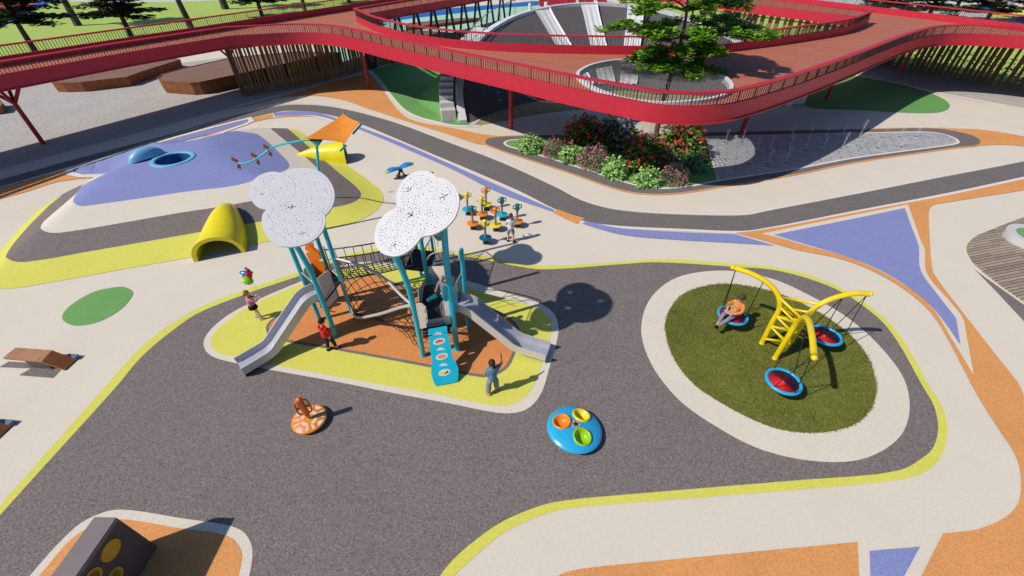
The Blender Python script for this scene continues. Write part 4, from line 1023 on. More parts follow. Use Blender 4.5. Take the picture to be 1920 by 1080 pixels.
# ================================================================== SHRUBS OF THE PLANTED ISLAND
def shrub(px, py, r, h, leaf, petal, label, cat, seed, nl=620, nf=34, ls=.17, fsz=.10, upright=False, grp=None):
    if leaf == 'leaflight': r *= .84; ls *= .95
    if leaf == 'leafrhodo': nl = int(nl * 1.5); ls *= 1.2; fsz *= 1.05; nf = int(nf * 1.25)
    if upright: nl = int(nl * 1.9); ls *= .8; nf = int(nf * 1.8); fsz *= 1.1
    rnd = random.Random(seed); p = P(px, py)
    t = thing('flowering_shrub' if petal else 'leafy_shrub', label, cat, tuple(p), 'shrubs of the planted island')
    lv = MB(); stx = MB(); fl = MB()
    def pt(k0=.55):
        u = rnd.uniform(0, 2 * PI); v_ = rnd.uniform(-.12, 1); c_ = math.sqrt(max(0, 1 - v_ * v_)); k = rnd.uniform(k0, 1) * (1 + .12 * math.sin(3 * u + seed) + .08 * math.sin(5 * u + 2 * v_ * 3))
        return Vector((r * k * c_ * math.cos(u), r * k * c_ * math.sin(u), max(.03, h * (.18 + .82 * max(0, v_)) * k))), Vector((c_ * math.cos(u), c_ * math.sin(u), v_ + .3)).normalized()
    for i in range(9):
        e, _ = pt(.5); stx.tube([p, p + e * .5 + Vector((0, 0, .1)), p + e * .92], [.016, .012, .005], 4, caps=False)
    for i in range(nl):
        q, nn = pt(); q += p; a = rnd.uniform(0, 2 * PI); tx = (nn + Vector((math.cos(a), math.sin(a), rnd.uniform(-.9, .4))) * (1.0 if not upright else .6) + (Vector((0, 0, .8)) if upright else Vector((0, 0, 0)))).normalized()
        l = ls * rnd.uniform(.7, 1.3); sd = tx.cross(nn); sd = (sd if sd.length > .1 else tx.orthogonal()).normalized() * l * (.13 if upright else .26)
        lv.add([q, q + tx * l * .5 + sd + nn * .01, q + tx * l - Vector((0, 0, l * .18)), q + tx * l * .5 - sd + nn * .01], [(0, 1, 2, 3)])
    heads = 0
    for i in range(nf):
        if nf <= 70: fl = MB()
        q, nn = pt(.95); q += p + nn * .05
        for k in range(14 if not upright else 7):
            d_ = Vector((rnd.gauss(0, 1), rnd.gauss(0, 1), rnd.gauss(0, 1))).normalized(); d_ = (d_ + nn * .7).normalized(); c = q + d_ * fsz * .62
            s1 = d_.orthogonal().normalized() * fsz * .36; s2 = d_.cross(s1).normalized() * fsz * .36
            fl.add([c - s1, c - s2, c + s1, c + s2], [(0, 1, 2, 3)])
        if nf <= 70: fl.build('flower', petal, t)
    stx.build('stems', 'barkdark', t); lv.build('foliage', leaf, t)
    if petal and nf > 70: fl.build('flowers', petal, t)['kind'] = 'stuff'
shrub(995, 283, .85, .95, 'leaflight', None, 'light green broad leaved shrub at the pointed tip of the planted island', 'shrub', 1, 560, 0, .24)
shrub(1038, 293, .62, .95, 'leafole', 'petalpink', 'pink flowered upright bush between the first two light green shrubs', 'bush', 2, 760, 120, .15, .06, True)
shrub(1073, 301, .78, .9, 'leaflight', None, 'light green broad leaved shrub in front of the dark red flowered bush', 'shrub', 3, 560, 0, .24)
shrub(1093, 276, 1.15, 1.75, 'leafrhodo', 'petalred', 'large dark bush with deep red flowers nearest the mid red post', 'flower bush', 4, 1100, 40, .21, .155)
shrub(1155, 274, 1.25, 1.75, 'leafrhodo', 'petalpurple', 'large bush with violet flower heads behind the pink bush', 'flower bush', 5, 1100, 46, .21, .16)
shrub(1113, 315, .82, 1.15, 'leafole', 'petalpink', 'pink flowered upright bush in the middle of the front row', 'bush', 6, 1000, 190, .16, .06, True)
shrub(1150, 329, .82, .95, 'leaflight', None, 'light green broad leaved shrub beside the middle pink bush', 'shrub', 7, 600, 0, .24)
shrub(1203, 312, 1.15, 1.6, 'leafrhodo', 'petalred', 'large red flowered bush in front, yellow green leaves at its foot', 'flower bush', 8, 1200, 44, .21, .155)
shrub(1212, 345, .76, .85, 'leaflight', None, 'light green broad leaved shrub nearest the kerb corner of the island', 'shrub', 9, 560, 0, .22)
shrub(1260, 343, .68, .95, 'leafole', 'petalpink', 'pink and white flowered bush nearest the stone paving', 'bush', 10, 860, 150, .15, .06, True)
shrub(1275, 290, 1.25, 1.85, 'leafrhodo', 'petalred', 'largest bright red flowered bush beside the tree trunk', 'flower bush', 11, 1250, 54, .22, .16)
shrub(1298, 318, .8, 1.0, 'leafblue', None, 'cool green leafy shrub beside the stone paving', 'shrub', 12, 620, 0, .22)
shrub(1245, 308, .55, .95, 'leafole', 'petalwhite', 'small pale flowered bush between the two big red bushes', 'bush', 13, 620, 70, .14, .05, True)
# ================================================================== WATER JETS
jet = None
jb = [(140, 383), (250, 378), (345, 440), (570, 366), (690, 366), (800, 361), (910, 357), (1030, 354), (1190, 352), (1300, 347), (1410, 344), (430, 438), (560, 438), (670, 437), (785, 432), (915, 427), (1045, 422), (1155, 417), (1310, 414), (300, 527), (420, 527), (540, 522)]
jh = [.8, .95, .9, .95, .9, .85, .85, 1.15, .7, .7, .7, .95, .95, .8, .8, 1.0, .6, .6, .55, .9, .95, .95]
rnd = random.Random(31)
protos = []
for pi in range(3):
    mb = MB()
    for i in range(190):
        u = rnd.random() ** .8; z = u; s = .012 + .05 * u ** 2 if rnd.random() < .8 else .10 * rnd.random()
        c = Vector((rnd.gauss(0, s), rnd.gauss(0, s), z)); r_ = rnd.uniform(.003, .008)
        mb.add([c + Vector((r_, 0, -r_)), c + Vector((-r_, r_, -r_)), c + Vector((-r_, -r_, -r_)), c + Vector((0, 0, r_ * 2.6))], [(0, 1, 3), (1, 2, 3), (2, 0, 3), (0, 2, 1)])
    mb.tube([(0, 0, 0), (0, 0, .25), (.004, 0, .5)], [.008, .005, .002], 5)
    protos.append(mb)
for i, (a, b) in enumerate(jb):
    p = P(1320 + a / 3.556, 160 + b / 3.556); p.z = .034
    mb = protos[i % 3]
    if i < 3:
        o = mb.build('water_jet', 'water', local=True); protos[i].ob = o
    else: o = protos[i % 3].ob.copy(); COL.objects.link(o)
    o.location = p; o.scale = (1, 1, jh[i]); o.rotation_euler = (0, 0, i * 1.3)
    tag(o, 'thin white water jet springing from the grey stone paving', 'water jet', 'water jets on the stone paving')
    n = MB(); n.lathe([(.0, .02), (.07, .018), (.09, .0)], (0, 0, 0), 14)
    o2 = n.build('jet_nozzle', 'walldark', local=True) if i == 0 else noz.copy()
    if i == 0: noz = o2
    else: COL.objects.link(o2)
    o2.location = p; tag(o2, 'dark round nozzle plate under a water jet in the stone paving', 'nozzle', 'nozzles in the stone paving')
# ================================================================== CLIMBING FRAME WITH CLOUD ROOFS
def perforated():
    m, nt, b = new_mat('perforated_black_floor')
    tc = nt.nodes.new('ShaderNodeTexCoord'); tc.name = 'TC'
    v_ = nt.nodes.new('ShaderNodeTexVoronoi'); v_.inputs['Scale'].default_value = 8; v_.inputs['Randomness'].default_value = 0.1
    nt.links.new(tc.outputs['Object'], v_.inputs['Vector'])
    r = ramp(nt, [(0.13, lin(190, 188, 186)), (0.18, lin(24, 24, 28))]); nt.links.new(v_.outputs['Distance'], r.inputs[0])
    nt.links.new(r.outputs[0], b.inputs['Base Color']); b.inputs['Roughness'].default_value = 0.6
    return m
M['perf'] = perforated()
PL1, PL2, PL3, PL4 = P(630, 630), P(600, 600), P(634, 560), P(660, 587)
PR1, PR2, PR3, PR4, PR5, PR6 = P(794, 668), P(857, 656), P(878, 611), P(808, 565), P(790, 517), P(815, 492)
FT = thing('play_tower', 'teal posted play tower with white cloud roofs, two steel slides and rope nets', 'play tower', (-3.9, 10.0, 0))
def vplane(a, b):
    d_ = (b - a); d_.z = 0; return a, Vector((-d_.y, d_.x, 0)).normalized()
def basis(n):
    n = n.normalized(); u = Vector((0, 0, 1)).cross(n)
    if u.length < 1e-3: u = Vector((1, 0, 0))
    u.normalize(); return u, n.cross(u), n
def holed_plate(mb, pts3, holes3, n, th):
    c = pts3[0]; u, v_, n = basis(n)
    to2 = lambda p: Vector(((p - c).dot(u), (p - c).dot(v_), 0)); to3 = lambda q, k: c + u * q[0] + v_ * q[1] - n * (th * k)
    o2 = [to2(p) for p in pts3]; hs = [[to2(p) for p in h] for h in holes3]
    v, f = cdt([(o2, True)] + [(h, True) for h in hs])
    hb = [(min(p.x for p in h), max(p.x for p in h), min(p.y for p in h), max(p.y for p in h), h) for h in hs]
    keep = []
    for t in f:
        cx = sum(v[i].x for i in t) / 3; cy = sum(v[i].y for i in t) / 3
        if not inside(cx, cy, o2): continue
        if any(a <= cx <= b_ and c_ <= cy <= d_ and inside(cx, cy, h) for a, b_, c_, d_, h in hb): continue
        keep.append(tuple(t))
    k = len(v); vs = [to3(p, 0) for p in v] + [to3(p, 1) for p in v]
    mb.add(vs, keep + [tuple(i + k for i in t)[::-1] for t in keep])
    for lp, inner in [(o2, False)] + [(h, True) for h in hs]:
        a = sum(lp[i].x * lp[(i + 1) % len(lp)].y - lp[(i + 1) % len(lp)].x * lp[i].y for i in range(len(lp)))
        if (a < 0) != inner: lp = lp[::-1]
        m = len(lp); mb.add([to3(p, 0) for p in lp] + [to3(p, 1) for p in lp], [(i, m + i, m + (i + 1) % m, (i + 1) % m) for i in range(m)])
PLANE = [(0, .5), (.07, .36), (.07, .14), (.46, -.10), (.46, -.20), (.07, -.06), (.05, -.33), (.19, -.44), (.19, -.52), (0, -.46), (-.19, -.52), (-.19, -.44), (-.05, -.33), (-.07, -.06), (-.46, -.20), (-.46, -.10), (-.07, .14), (-.07, .36)]
CL = {}
def cloud(name, outline3, C, N, seed, planes, seams):
    rnd = random.Random(seed); u, v_, n = basis(N)
    to2 = lambda p: Vector(((p - C).dot(u), (p - C).dot(v_), 0)); to3 = lambda q, k=0: C + u * q[0] + v_ * q[1] + n * k
    o2 = spline([to2(p) for p in outline3], 4, True); o3 = [to3(p) for p in o2]
    holes = []; cen = []
    pcs = []
    for (px, py, sz, rt) in planes:
        q = to2(on_plane(px, py, C, n)); h = []
        for a, b in PLANE: h.append(to3((q.x + sz * (a * math.cos(rt) - b * math.sin(rt)), q.y + sz * (a * math.sin(rt) + b * math.cos(rt)))))
        holes.append(h); pcs.append((q, sz * .6))
    xs = [p.x for p in o2]; ys = [p.y for p in o2]
    seam2 = [[to2(on_plane(a, b, C, n)) for a, b in s] for s in seams]; seam2 = [spline(s, 5, False) for s in seam2]
    tries = 0
    while len(cen) < 380 and tries < 12000:
        tries += 1; x = rnd.uniform(min(xs), max(xs)); y = rnd.uniform(min(ys), max(ys))
        if not inside(x, y, o2): continue
        if min(math.hypot(x - p.x, y - p.y) for p in o2) < .13: continue
        if any(math.hypot(x - c[0], y - c[1]) < .062 for c in cen): continue
        if any(math.hypot(x - c.x, y - c.y) < r_ for c, r_ in pcs): continue
        if any(math.hypot(x - p.x, y - p.y) < .035 for s in seam2 for p in s): continue
        r_ = rnd.choice((.008, .009, .010, .012, .015, .018)); cen.append((x, y))
        holes.append([to3((x + r_ * math.cos(k * PI / 3), y + r_ * math.sin(k * PI / 3))) for k in range(6)])
    mb = MB(); holed_plate(mb, o3, holes, n, .045); o = mb.build(name, 'cloud', FT)
    for s in seam2:
        mb = MB(); mb.tube([to3(p, -.0005) for p in s], .0035, 4); mb.build('seam', 'groove', o)
    mb = MB(); rim = inset(o2, .075); mb.tube([to3(p, .0008) for p in rim[int(len(rim) * .3):int(len(rim) * .75)]], .003, 4); mb.build('seam', 'groove', o)
    return C, n
z4 = lambda l: [(440 + a / 4.154, 280 + b / 4.154) for a, b in l]
CLn = Vector((.0, -.22, .97)).normalized(); CLc = Vector((-5.85, 10.1, 4.3))
outL = z4([(110, 330), (130, 260), (180, 210), (250, 180), (310, 173), (370, 182), (430, 155), (530, 145), (620, 155), (700, 200), (755, 270), (778, 350), (765, 430), (730, 490), (704, 515), (706, 570), (680, 640), (620, 700), (540, 740), (440, 758), (350, 748), (270, 700), (225, 630), (210, 560), (220, 500), (243, 470), (190, 452), (140, 410)])
cloud('cloud_roof', [on_plane(a, b, CLc, CLn) for a, b in outL], CLc, CLn, 3, [(548, 388, .24, R(-80)), (492, 364, .12, R(60)), (568, 437, .17, R(-70))],
      [z4([(243, 470), (320, 460), (400, 425), (450, 370), (475, 300), (440, 230), (370, 182)]), z4([(290, 462), (360, 420), (460, 405), (560, 405), (640, 440), (704, 515)])])
CRn = Vector((-.30, -.42, .86)).normalized(); CRc = Vector((-2.28, 8.95, 4.82))
outR = z4([(1257, 415), (1260, 345), (1290, 270), (1340, 212), (1400, 177), (1470, 165), (1530, 180), (1572, 216), (1610, 222), (1665, 246), (1712, 290), (1745, 360), (1745, 440), (1720, 520), (1680, 575), (1620, 625), (1540, 665), (1455, 683), (1430, 715), (1400, 750), (1340, 800), (1270, 830), (1210, 830), (1150, 810), (1105, 760), (1088, 700), (1095, 630), (1130, 550), (1190, 490), (1262, 448)])
cloud('cloud_roof', [on_plane(a, b, CRc, CRn) for a, b in outR], CRc, CRn, 4, [(768, 356, .22, R(-110)), (833, 368, .25, R(-40)), (771, 403, .24, R(-95)), (740, 459, .14, R(50))],
      [z4([(1262, 448), (1330, 465), (1420, 462), (1500, 420), (1560, 340), (1578, 270), (1572, 216)]), z4([(1420, 462), (1480, 480), (1502, 540), (1495, 610), (1455, 683)])])
HCn = Vector((-.05, -.1, .99)).normalized(); HCc = Vector((-2.95, 12.6, 3.5))
pts = []
for cx, cy, r_, a0, a1 in [(-.48, -.05, .48, 95, 290), (.42, -.15, .5, 250, 430), (.05, .3, .5, 35, 150)]:
    for k in range(7): a = R(a0 + (a1 - a0) * k / 6); pts.append(HCc + Vector((cx + r_ * math.cos(a), cy + r_ * math.sin(a), 0)))
pts.sort(key=lambda p: math.atan2(p.y - HCc.y, p.x - HCc.x))
for p in pts: p.z = HCc.z - (HCn.x * (p.x - HCc.x) + HCn.y * (p.y - HCc.y)) / HCn.z
cloud('cloud_roof', pts, HCc, HCn, 5, [], [])
zpl = lambda p, C, n: C.z - (n.x * (p.x - C.x) + n.y * (p.y - C.y)) / n.z - .05
def post(p, z, r=.065, bend=None, cap=False):
    mb = MB()
    if bend: mb.tube(spline([p, p + Vector((0, 0, z * .45)), p + Vector((bend[0] * .12, bend[1] * .12, z * .68)), p + Vector((bend[0] * .5, bend[1] * .5, z * .86)), p + Vector((bend[0], bend[1], z))], 5, False), r, 14)
    else: mb.tube([p, p + Vector((0, 0, z * .5)), p + Vector((0, 0, z))], r, 14)
    if cap: mb.sphere(p + Vector((0, 0, z)), r, 14, 5, lo=0)
    mb.tube([p, p + Vector((0, 0, .03))], r * 1.25, 14)
    return mb.build('post', 'teal', FT, auto=40)
q = PL1 + Vector((-.25, -.05, 0)); post(PL1, zpl(q, CLc, CLn), .075, (-.25, -.05))
for p in (PL2, PL3, PL4): post(p, zpl(p, CLc, CLn), .068)
q = PR1 + Vector((-.32, -.12, 0)); post(PR1, zpl(q, CRc, CRn), .078, (-.32, -.12))
q = PR2 + Vector((.06, .2, 0)); post(PR2, zpl(q, CRc, CRn), .085, (.06, .2))
post(PR3, 3.05, .07, None, True); post(PR4, 4.2, .07, None, True); post(PR5, zpl(PR5, HCc, HCn), .06); post(PR6, zpl(PR6, HCc, HCn), .06)
post(Vector((-3.75, 11.75, 0)), 3.1, .05, None, True)
# floors
def floor_(poly, z, th=.07, name='platform', mat='perf'):
    mb = MB(); mb.prism([(p[0], p[1]) for p in poly], z - th, z); return mb.build(name, mat, FT)
floor_([PL1 + Vector((.02, .05, 0)), PL4, PL3, PL2 + Vector((.03, .02, 0))], 1.45)
floor_([(-2.62, 8.78), (-1.78, 8.98), (-1.5, 9.92), (-2.2, 10.4), (-2.8, 10.3), (-2.78, 9.6)], 1.45)
floor_([(-2.55, 8.42), (-1.80, 8.60), (-1.80, 8.97), (-2.60, 8.77)], 1.12, .07, 'step')
mb = MB(); mb.slab([Vector((-2.6, 8.775, 1.12)), Vector((-1.8, 8.975, 1.12)), Vector((-1.8, 8.975, 1.40)), Vector((-2.6, 8.775, 1.40))], Vector((.24, -.97, 0)), .02); mb.build('riser', 'greypanel', FT)
floor_([(-3.6, 11.35), (-2.75, 11.2), (-2.68, 12.3), (-3.5, 12.5)], 1.35)
# panels, each on the upright plane between two posts
def panel(px, a, b, mat, th=.02, push=0, holes=(), name='panel'):
    c, n = vplane(a, b)
    if n.y > 0: n = -n
    c = c + n * push
    mb = MB(); holed_plate(mb, [on_plane(x, y, c, n) for x, y in px], [[on_plane(x, y, c, n) for x, y in h] for h in holes], n, th)
    return mb.build(name, mat, FT), c, n
o, c, n = panel([(595, 522), (604, 515), (615.5, 506.5), (620, 511), (622, 522), (634, 557), (614, 578), (609, 561)], PL1, PL4, 'beige')
mb = MB(); a, b = on_plane(626, 531, c + n * .004, n), on_plane(609, 561, c + n * .004, n); s = (b - a).normalized().cross(n) * .014; mb.slab([a + s, b + s, b - s, a - s], n, .004); mb.build('stripe', 'redline', o)
o, c, n = panel([(569, 505), (584, 492.5), (588, 496), (599, 520), (590, 538), (576, 545)], PL2, PL3, 'beige')
mb = MB(); a, b = on_plane(597, 511, c + n * .004, n), on_plane(580, 540, c + n * .004, n); s = (b - a).normalized().cross(n) * .014; mb.slab([a + s, b + s, b - s, a - s], n, .004); mb.build('stripe', 'redline', o)
panel([(572, 457), (586, 455.5), (588, 465), (598, 471), (602.5, 486), (593, 489), (606, 491), (612, 513), (601, 522), (598, 545), (572, 562), (568, 548), (569, 530), (575, 510), (571, 500), (580, 491), (573, 474), (582, 475), (572, 468)], PL2.lerp(PL3, .4), PL2.lerp(PL3, .4) + Vector((.95, -.30, 0)), 'orangeplastic', .035, -.10, name='climbing_board')
pcx, pn = vplane(PL2, PL3); pn = pn if pn.y < 0 else -pn
for q in (.4, 1.0): mb = MB(); mb.tube([PL2.lerp(PL3, .2) + Vector((0, 0, q)), PL2.lerp(PL3, .2) - pn * .2 + Vector((0, 0, q))], .025, 8); mb.build('bracket', 'teal', FT)
mb = MB(); e = on_plane(599, 505, pcx - pn * .15, pn); mb.sphere(e, (.11, .04, .06), 12, 6); mb.build('hand_hold', 'pale', FT, True)
for q in ((PL2, PL3, 2.95),): mb = MB(); mb.tube([q[0] + Vector((0, 0, q[2])), q[1] + Vector((0, 0, q[2]))], .022, 8); mb.build('crossbar', 'teal', FT)
o, c, n = panel([(779, 570), (792, 570), (798, 575), (800, 587), (802, 603), (799, 607), (800, 614), (788, 617), (786, 606)], PR1, PR1 + Vector((1, -.15, 0)), 'beige', .025, .04, [[(796, 578), (797.6, 578), (799, 587), (797.3, 587)], [(798, 594), (799.5, 594), (800.3, 602), (798.8, 602)]], 'gate_panel')
panel([(824, 575), (827, 566), (834, 561), (840, 559.5), (846, 607), (834, 609.5), (833, 601), (828, 597.5), (827, 587)], PR2, PR2 + Vector((1, -.15, 0)), 'beige', .025, .04, [[(826, 573), (828, 571), (829, 583), (827.4, 584)], [(829.2, 588), (830.6, 588), (831.6, 596), (830.2, 596)]], 'gate_panel')
panel([(799, 520), (783, 543), (784.5, 565), (788, 568), (800, 556), (803, 546)], PR1 + Vector((.05, .2, 0)), PR4, 'greypanel')
o, c, n = panel([(789, 568), (800, 557), (806, 574), (802, 588), (794, 592)], PR1 + Vector((.05, .2, 0)), PR4, 'beige')
mb = MB(); a, b = on_plane(804, 562, c + n * .004, n), on_plane(791, 578, c + n * .004, n); s = (b - a).normalized().cross(n) * .014; mb.slab([a + s, b + s, b - s, a - s], n, .004); mb.build('stripe', 'redline', o)
panel([(803, 512), (809, 514), (814, 520), (817.5, 531), (817.5, 551), (811, 552), (804, 545)], PR4 + Vector((-.2, -.5, 0)), PR4 + Vector((.8, -.5, 0)), 'tealpanel')
panel([(803, 500), (833, 499), (836, 548), (806, 553)], PR4, PR3, 'beige', .02, .02)
panel([(829, 541), (832, 536), (837, 535.5), (840, 540), (842, 562), (836, 566), (831, 558)], PR2, PR3, 'tealpanel', .03, .02)
panel([(847, 541), (851, 536), (856, 533), (858.5, 536), (859, 583), (855, 589), (850, 592), (848, 575)], PR2, PR3, 'tealpanel', .03, .06)
mb = MB(); mb.prism([tuple(P(x, y, 1.85).xy) for x, y in [(799, 561), (817, 549), (820, 557), (803, 564)]], 1.80, 1.85); mb.build('desk_board', 'darkteal', FT)
o, c, n = panel([(806, 552), (815, 548), (816, 580), (808, 588)], PR4, PR3, 'tealpanel', .02, .2)
mb = MB(); c = on_plane(823, 438, PR2 + Vector((-.1, .1, 0)), Vector((0, -1, 0))); rot = Matrix.Rotation(R(72), 3, 'X')
mb.torus(c, .13, .03, 24, 8, rot=rot, sc=(.8, 1.25, 1)); o = mb.build('spin_ring', 'teal', FT, True)
mb = MB(); mb.lathe([(0.0, .012), (.125, .012), (.125, -.012), (.0, -.012)], (0, 0, 0), 20); mb.v = [c + rot @ Vector((v.x * .8, v.y * 1.25, v.z)) for v in mb.v]; mb.build('ring_plate', 'stone', o)
mb = MB()
for k in range(9):
    a = k * .7; mb.tube([c + rot @ Vector((.07 * math.cos(a) * (k % 3) / 2, .11 * math.sin(a), .016)), c + rot @ Vector((.07 * math.cos(a + .5) * (k % 3) / 2, .11 * math.sin(a + .6), .016))], .012, 5)
mb.build('ring_marks', 'black', o)
# slides
def slide(path, w, hw, mat_in='steel', mat_out='slidewhite'):
    path = spline(path, 6, False); n = len(path)
    d_ = path[-1] - path[0]; d_.z = 0; d_.normalize(); s = Vector((-d_.y, d_.x, 0))
    sec = [(-w / 2 + .0, hw), (-w / 2 + .012, .05), (-w / 2 + .05, .0), (w / 2 - .05, 0), (w / 2 - .012, .05), (w / 2, hw)]
    mb = MB(); vs = []; fs = []
    for i, p in enumerate(path):
        t = (path[min(i + 1, n - 1)] - path[max(i - 1, 0)]).normalized(); up = s.cross(t); up = up if up.z > 0 else -up
        for a, b in sec: vs.append(p + s * a + up * b)
    m = len(sec)
    for i in range(n - 1):
        for j in range(m - 1): fs.append((i * m + j, i * m + j + 1, (i + 1) * m + j + 1, (i + 1) * m + j))
    mb.add(vs, fs); t_ = mb.build('slide_bed', mat_in, FT, auto=50)
    for sg_ in (-1, 1):
        mb = MB(); vs = []; fs = []
        for i, p in enumerate(path):
            t = (path[min(i + 1, n - 1)] - path[max(i - 1, 0)]).normalized(); up = s.cross(t); up = up if up.z > 0 else -up
            e = sg_ * (w / 2 + .004)
            for a, b in ((e, -.07), (e, hw + .012), (e + sg_ * .03, hw + .012), (e + sg_ * .03, -.07)): vs.append(p + s * a + up * b)
        for i in range(n - 1):
            for j in range(4):
                fq = (i * 4 + j, i * 4 + (j + 1) % 4, (i + 1) * 4 + (j + 1) % 4, (i + 1) * 4 + j); fs.append(fq if sg_ > 0 else fq[::-1])
        fs += [(0, 1, 2, 3)[::-sg_], tuple((n - 1) * 4 + j for j in range(4))[::sg_]]
        mb.add(vs, fs); mb.build('slide_side', mat_out, FT, auto=40)
    mb = MB(); vs = []; fs = []
    for i, p in enumerate(path):
        for a in (-w / 2, w / 2): vs.append(p + s * a - Vector((0, 0, .03)))
    fs = [(2 * i, 2 * i + 1, 2 * i + 3, 2 * i + 2)[::-1] for i in range(n - 1)]; mb.add(vs, fs)
    e = path[-1]; mb.add([e + s * (-w / 2) - Vector((0, 0, .03)), e + s * (w / 2) - Vector((0, 0, .03)), Vector((*(e + s * (w / 2)).xy, 0.02)), Vector((*(e - s * (w / 2)).xy, 0.02))], [(0, 1, 2, 3)])
    mb.build('slide_underside', mat_out, FT)
slide([Vector((-6.0, 9.95, 1.47)), Vector((-6.2, 9.75, 1.465)), Vector((-6.33, 9.62, 1.40)), Vector((-6.44, 9.51, 1.28)), Vector((-6.66, 9.29, 1.03)), Vector((-6.88, 9.07, .78)), Vector((-7.08, 8.87, .55)), Vector((-7.21, 8.74, .40)), Vector((-7.36, 8.60, .31)), Vector((-7.55, 8.42, .27)), Vector((-7.95, 8.03, .22))], .52, .19)
slide([Vector((-1.62, 9.46, 1.47)), Vector((-1.38, 9.385, 1.465)), Vector((-1.20, 9.33, 1.40)), Vector((-1.06, 9.285, 1.28)), Vector((-.75, 9.185, 1.03)), Vector((-.44, 9.085, .78)), Vector((-.15, 8.99, .55)), Vector((.03, 8.935, .40)), Vector((.22, 8.875, .31)), Vector((.50, 8.785, .27)), Vector((1.08, 8.60, .22))], .52, .19)
# slide hoods and rails at the platform gates
def rail(px, a, b, r=.018, mat='pale', push=0):
    c, n = vplane(a, b); n = n if n.y < 0 else -n
    mb = MB(); mb.tube(spline([on_plane(x, y, c + n * push, n) for x, y in px], 5, False), r, 8); return mb.build('guard_rail', mat, FT, True)
rail([(560, 505), (570, 526), (579, 546)], PL1, PL2, .022); rail([(562, 508), (572, 517), (586, 530), (594, 550), (603, 577)], PL1, PL2, .018)
rail([(801, 487), (805, 480), (815, 474), (828, 472), (845, 472), (857, 476), (863, 484)], PR4, PR3, .025)
rail([(828.5, 473), (829, 485), (829.5, 499)], PR4, PR3, .018, 'greytube'); rail([(869, 503), (862, 518), (853, 536)], PR2, PR3, .015)
rail([(847, 580), (858, 582), (870, 590), (876, 600)], PR2, PR3, .018)
c_, n_ = vplane(PR4, PR3); n_ = n_ if n_.y < 0 else -n_
mb = MB()
for a, b in [((838, 473), (843, 512)), ((843, 512), (850, 548)), ((850, 474), (856, 545)), ((812, 476), (812, 500)), ((835, 490), (861, 500)), ((833, 508), (862, 520)), ((820, 473), (833, 500)), ((858, 480), (836, 520))]:
    mb.tube([on_plane(*a, c_ - n_ * .05, n_), on_plane(*b, c_ - n_ * .05, n_)], .012, 5)
mb.build('arch_net', 'rope', FT)
# blue ramp with oval holds
ra, rb = Vector((-2.15, 8.50, 1.09)), Vector((-1.96, 7.62, .12))
dr_ = (rb - ra).normalized(); sd = Vector((-dr_.y, dr_.x, 0)).normalized(); rn = sd.cross(dr_); rn = rn if rn.z > 0 else -rn
z7 = lambda l: [(740 + a / 4.153, 500 + b / 4.153) for a, b in l]
rp = [on_plane(a, b, ra, rn) for a, b in z7([(258, 487), (330, 474), (405, 460), (412, 520), (430, 580), (445, 650), (450, 700), (480, 750), (497, 800), (492, 890), (478, 897), (400, 915), (320, 930), (300, 890), (283, 830), (288, 770), (290, 720), (275, 650), (270, 590), (270, 550)])]
def ell(cx, cy, rx, ry, n=16, off=0): return [on_plane(*z7([(cx + rx * math.cos(2 * PI * k / n) - ry * .15 * math.sin(2 * PI * k / n), cy - rx * .16 * math.cos(2 * PI * k / n) + ry * math.sin(2 * PI * k / n))])[0], ra + rn * off, rn) for k in range(n)]
ovs = [(347, 582, 34, 14), (368, 700, 34, 15), (388, 824, 33, 15)]
mb = MB(); holed_plate(mb, rp, [ell(*o_) for o_ in ovs], rn, .035); ramp_o = mb.build('climbing_ramp', 'tealpanel', FT)
for cx, cy, rx, ry in ovs:
    mb = MB(); holed_plate(mb, ell(cx, cy, rx + 14, ry + 12, 16, .006), [ell(cx, cy, rx, ry, 16, .006)], rn, .006); mb.build('foot_hold', 'disccream', ramp_o)
for cx, cy in [(338, 522), (358, 642), (380, 764)]:
    pts = [(-34, 8), (-30, -2), (-16, -4), (-12, -14), (2, -15), (8, -6), (20, -10), (26, 0), (34, 2), (30, 9)]
    mb = MB(); mb.slab([on_plane(*z7([(cx + a, cy + b - a * .1)])[0], ra + rn * .005, rn) for a, b in pts], rn, .005); mb.build('cloud_mark', 'disccream', ramp_o)
for s in (-1, 1): mb = MB(); q = rb + sd * (s * .23) - dr_ * .12; mb.tube([q - rn * .04, Vector((q.x, q.y, .02))], .018, 8); mb.build('ramp_leg', 'pale', FT)
# rope net in its white tube frame
A1 = PL4 + Vector((.06, -.03, 2.33)); A0 = PL4 + Vector((.10, -.12, .12)); B1 = PR1 + Vector((-.06, .04, 2.12)); B0 = PR1 + Vector((-.05, .02, .06))
top = spline([A1, A1.lerp(B1, .25) + Vector((.12, .18, .02)), A1.lerp(B1, .55) + Vector((.16, .22, .03)), A1.lerp(B1, .85) + Vector((.05, .07, .0)), B1], 8, False)
low = spline([A0, A0.lerp(B1, .10) + Vector((-.02, -.16, -.08)), A0.lerp(B1, .5) + Vector((-.05, -.12, -.12)), A0.lerp(B1, .90) + Vector((.0, -.08, .02)), B1 + Vector((.03, -.05, .0))], 8, False)
bot = spline([A0 + Vector((0, 0, .02)), A0.lerp(B0, .35) + Vector((.1, .25, .15)), A0.lerp(B0, .7) + Vector((.08, .2, .12)), B0 + Vector((0, 0, .1))], 11, False)
for l_, r_ in ((top, .045), (low, .05), ([A1, A0], .03), ([B1, B0], .032)):
    mb = MB(); mb.tube(l_, r_, 10); mb.build('net_frame', 'pale', FT, True)
def lerpc(c, t): x = t * (len(c) - 1); i = min(int(x), len(c) - 2); return c[i].lerp(c[i + 1], x - i)
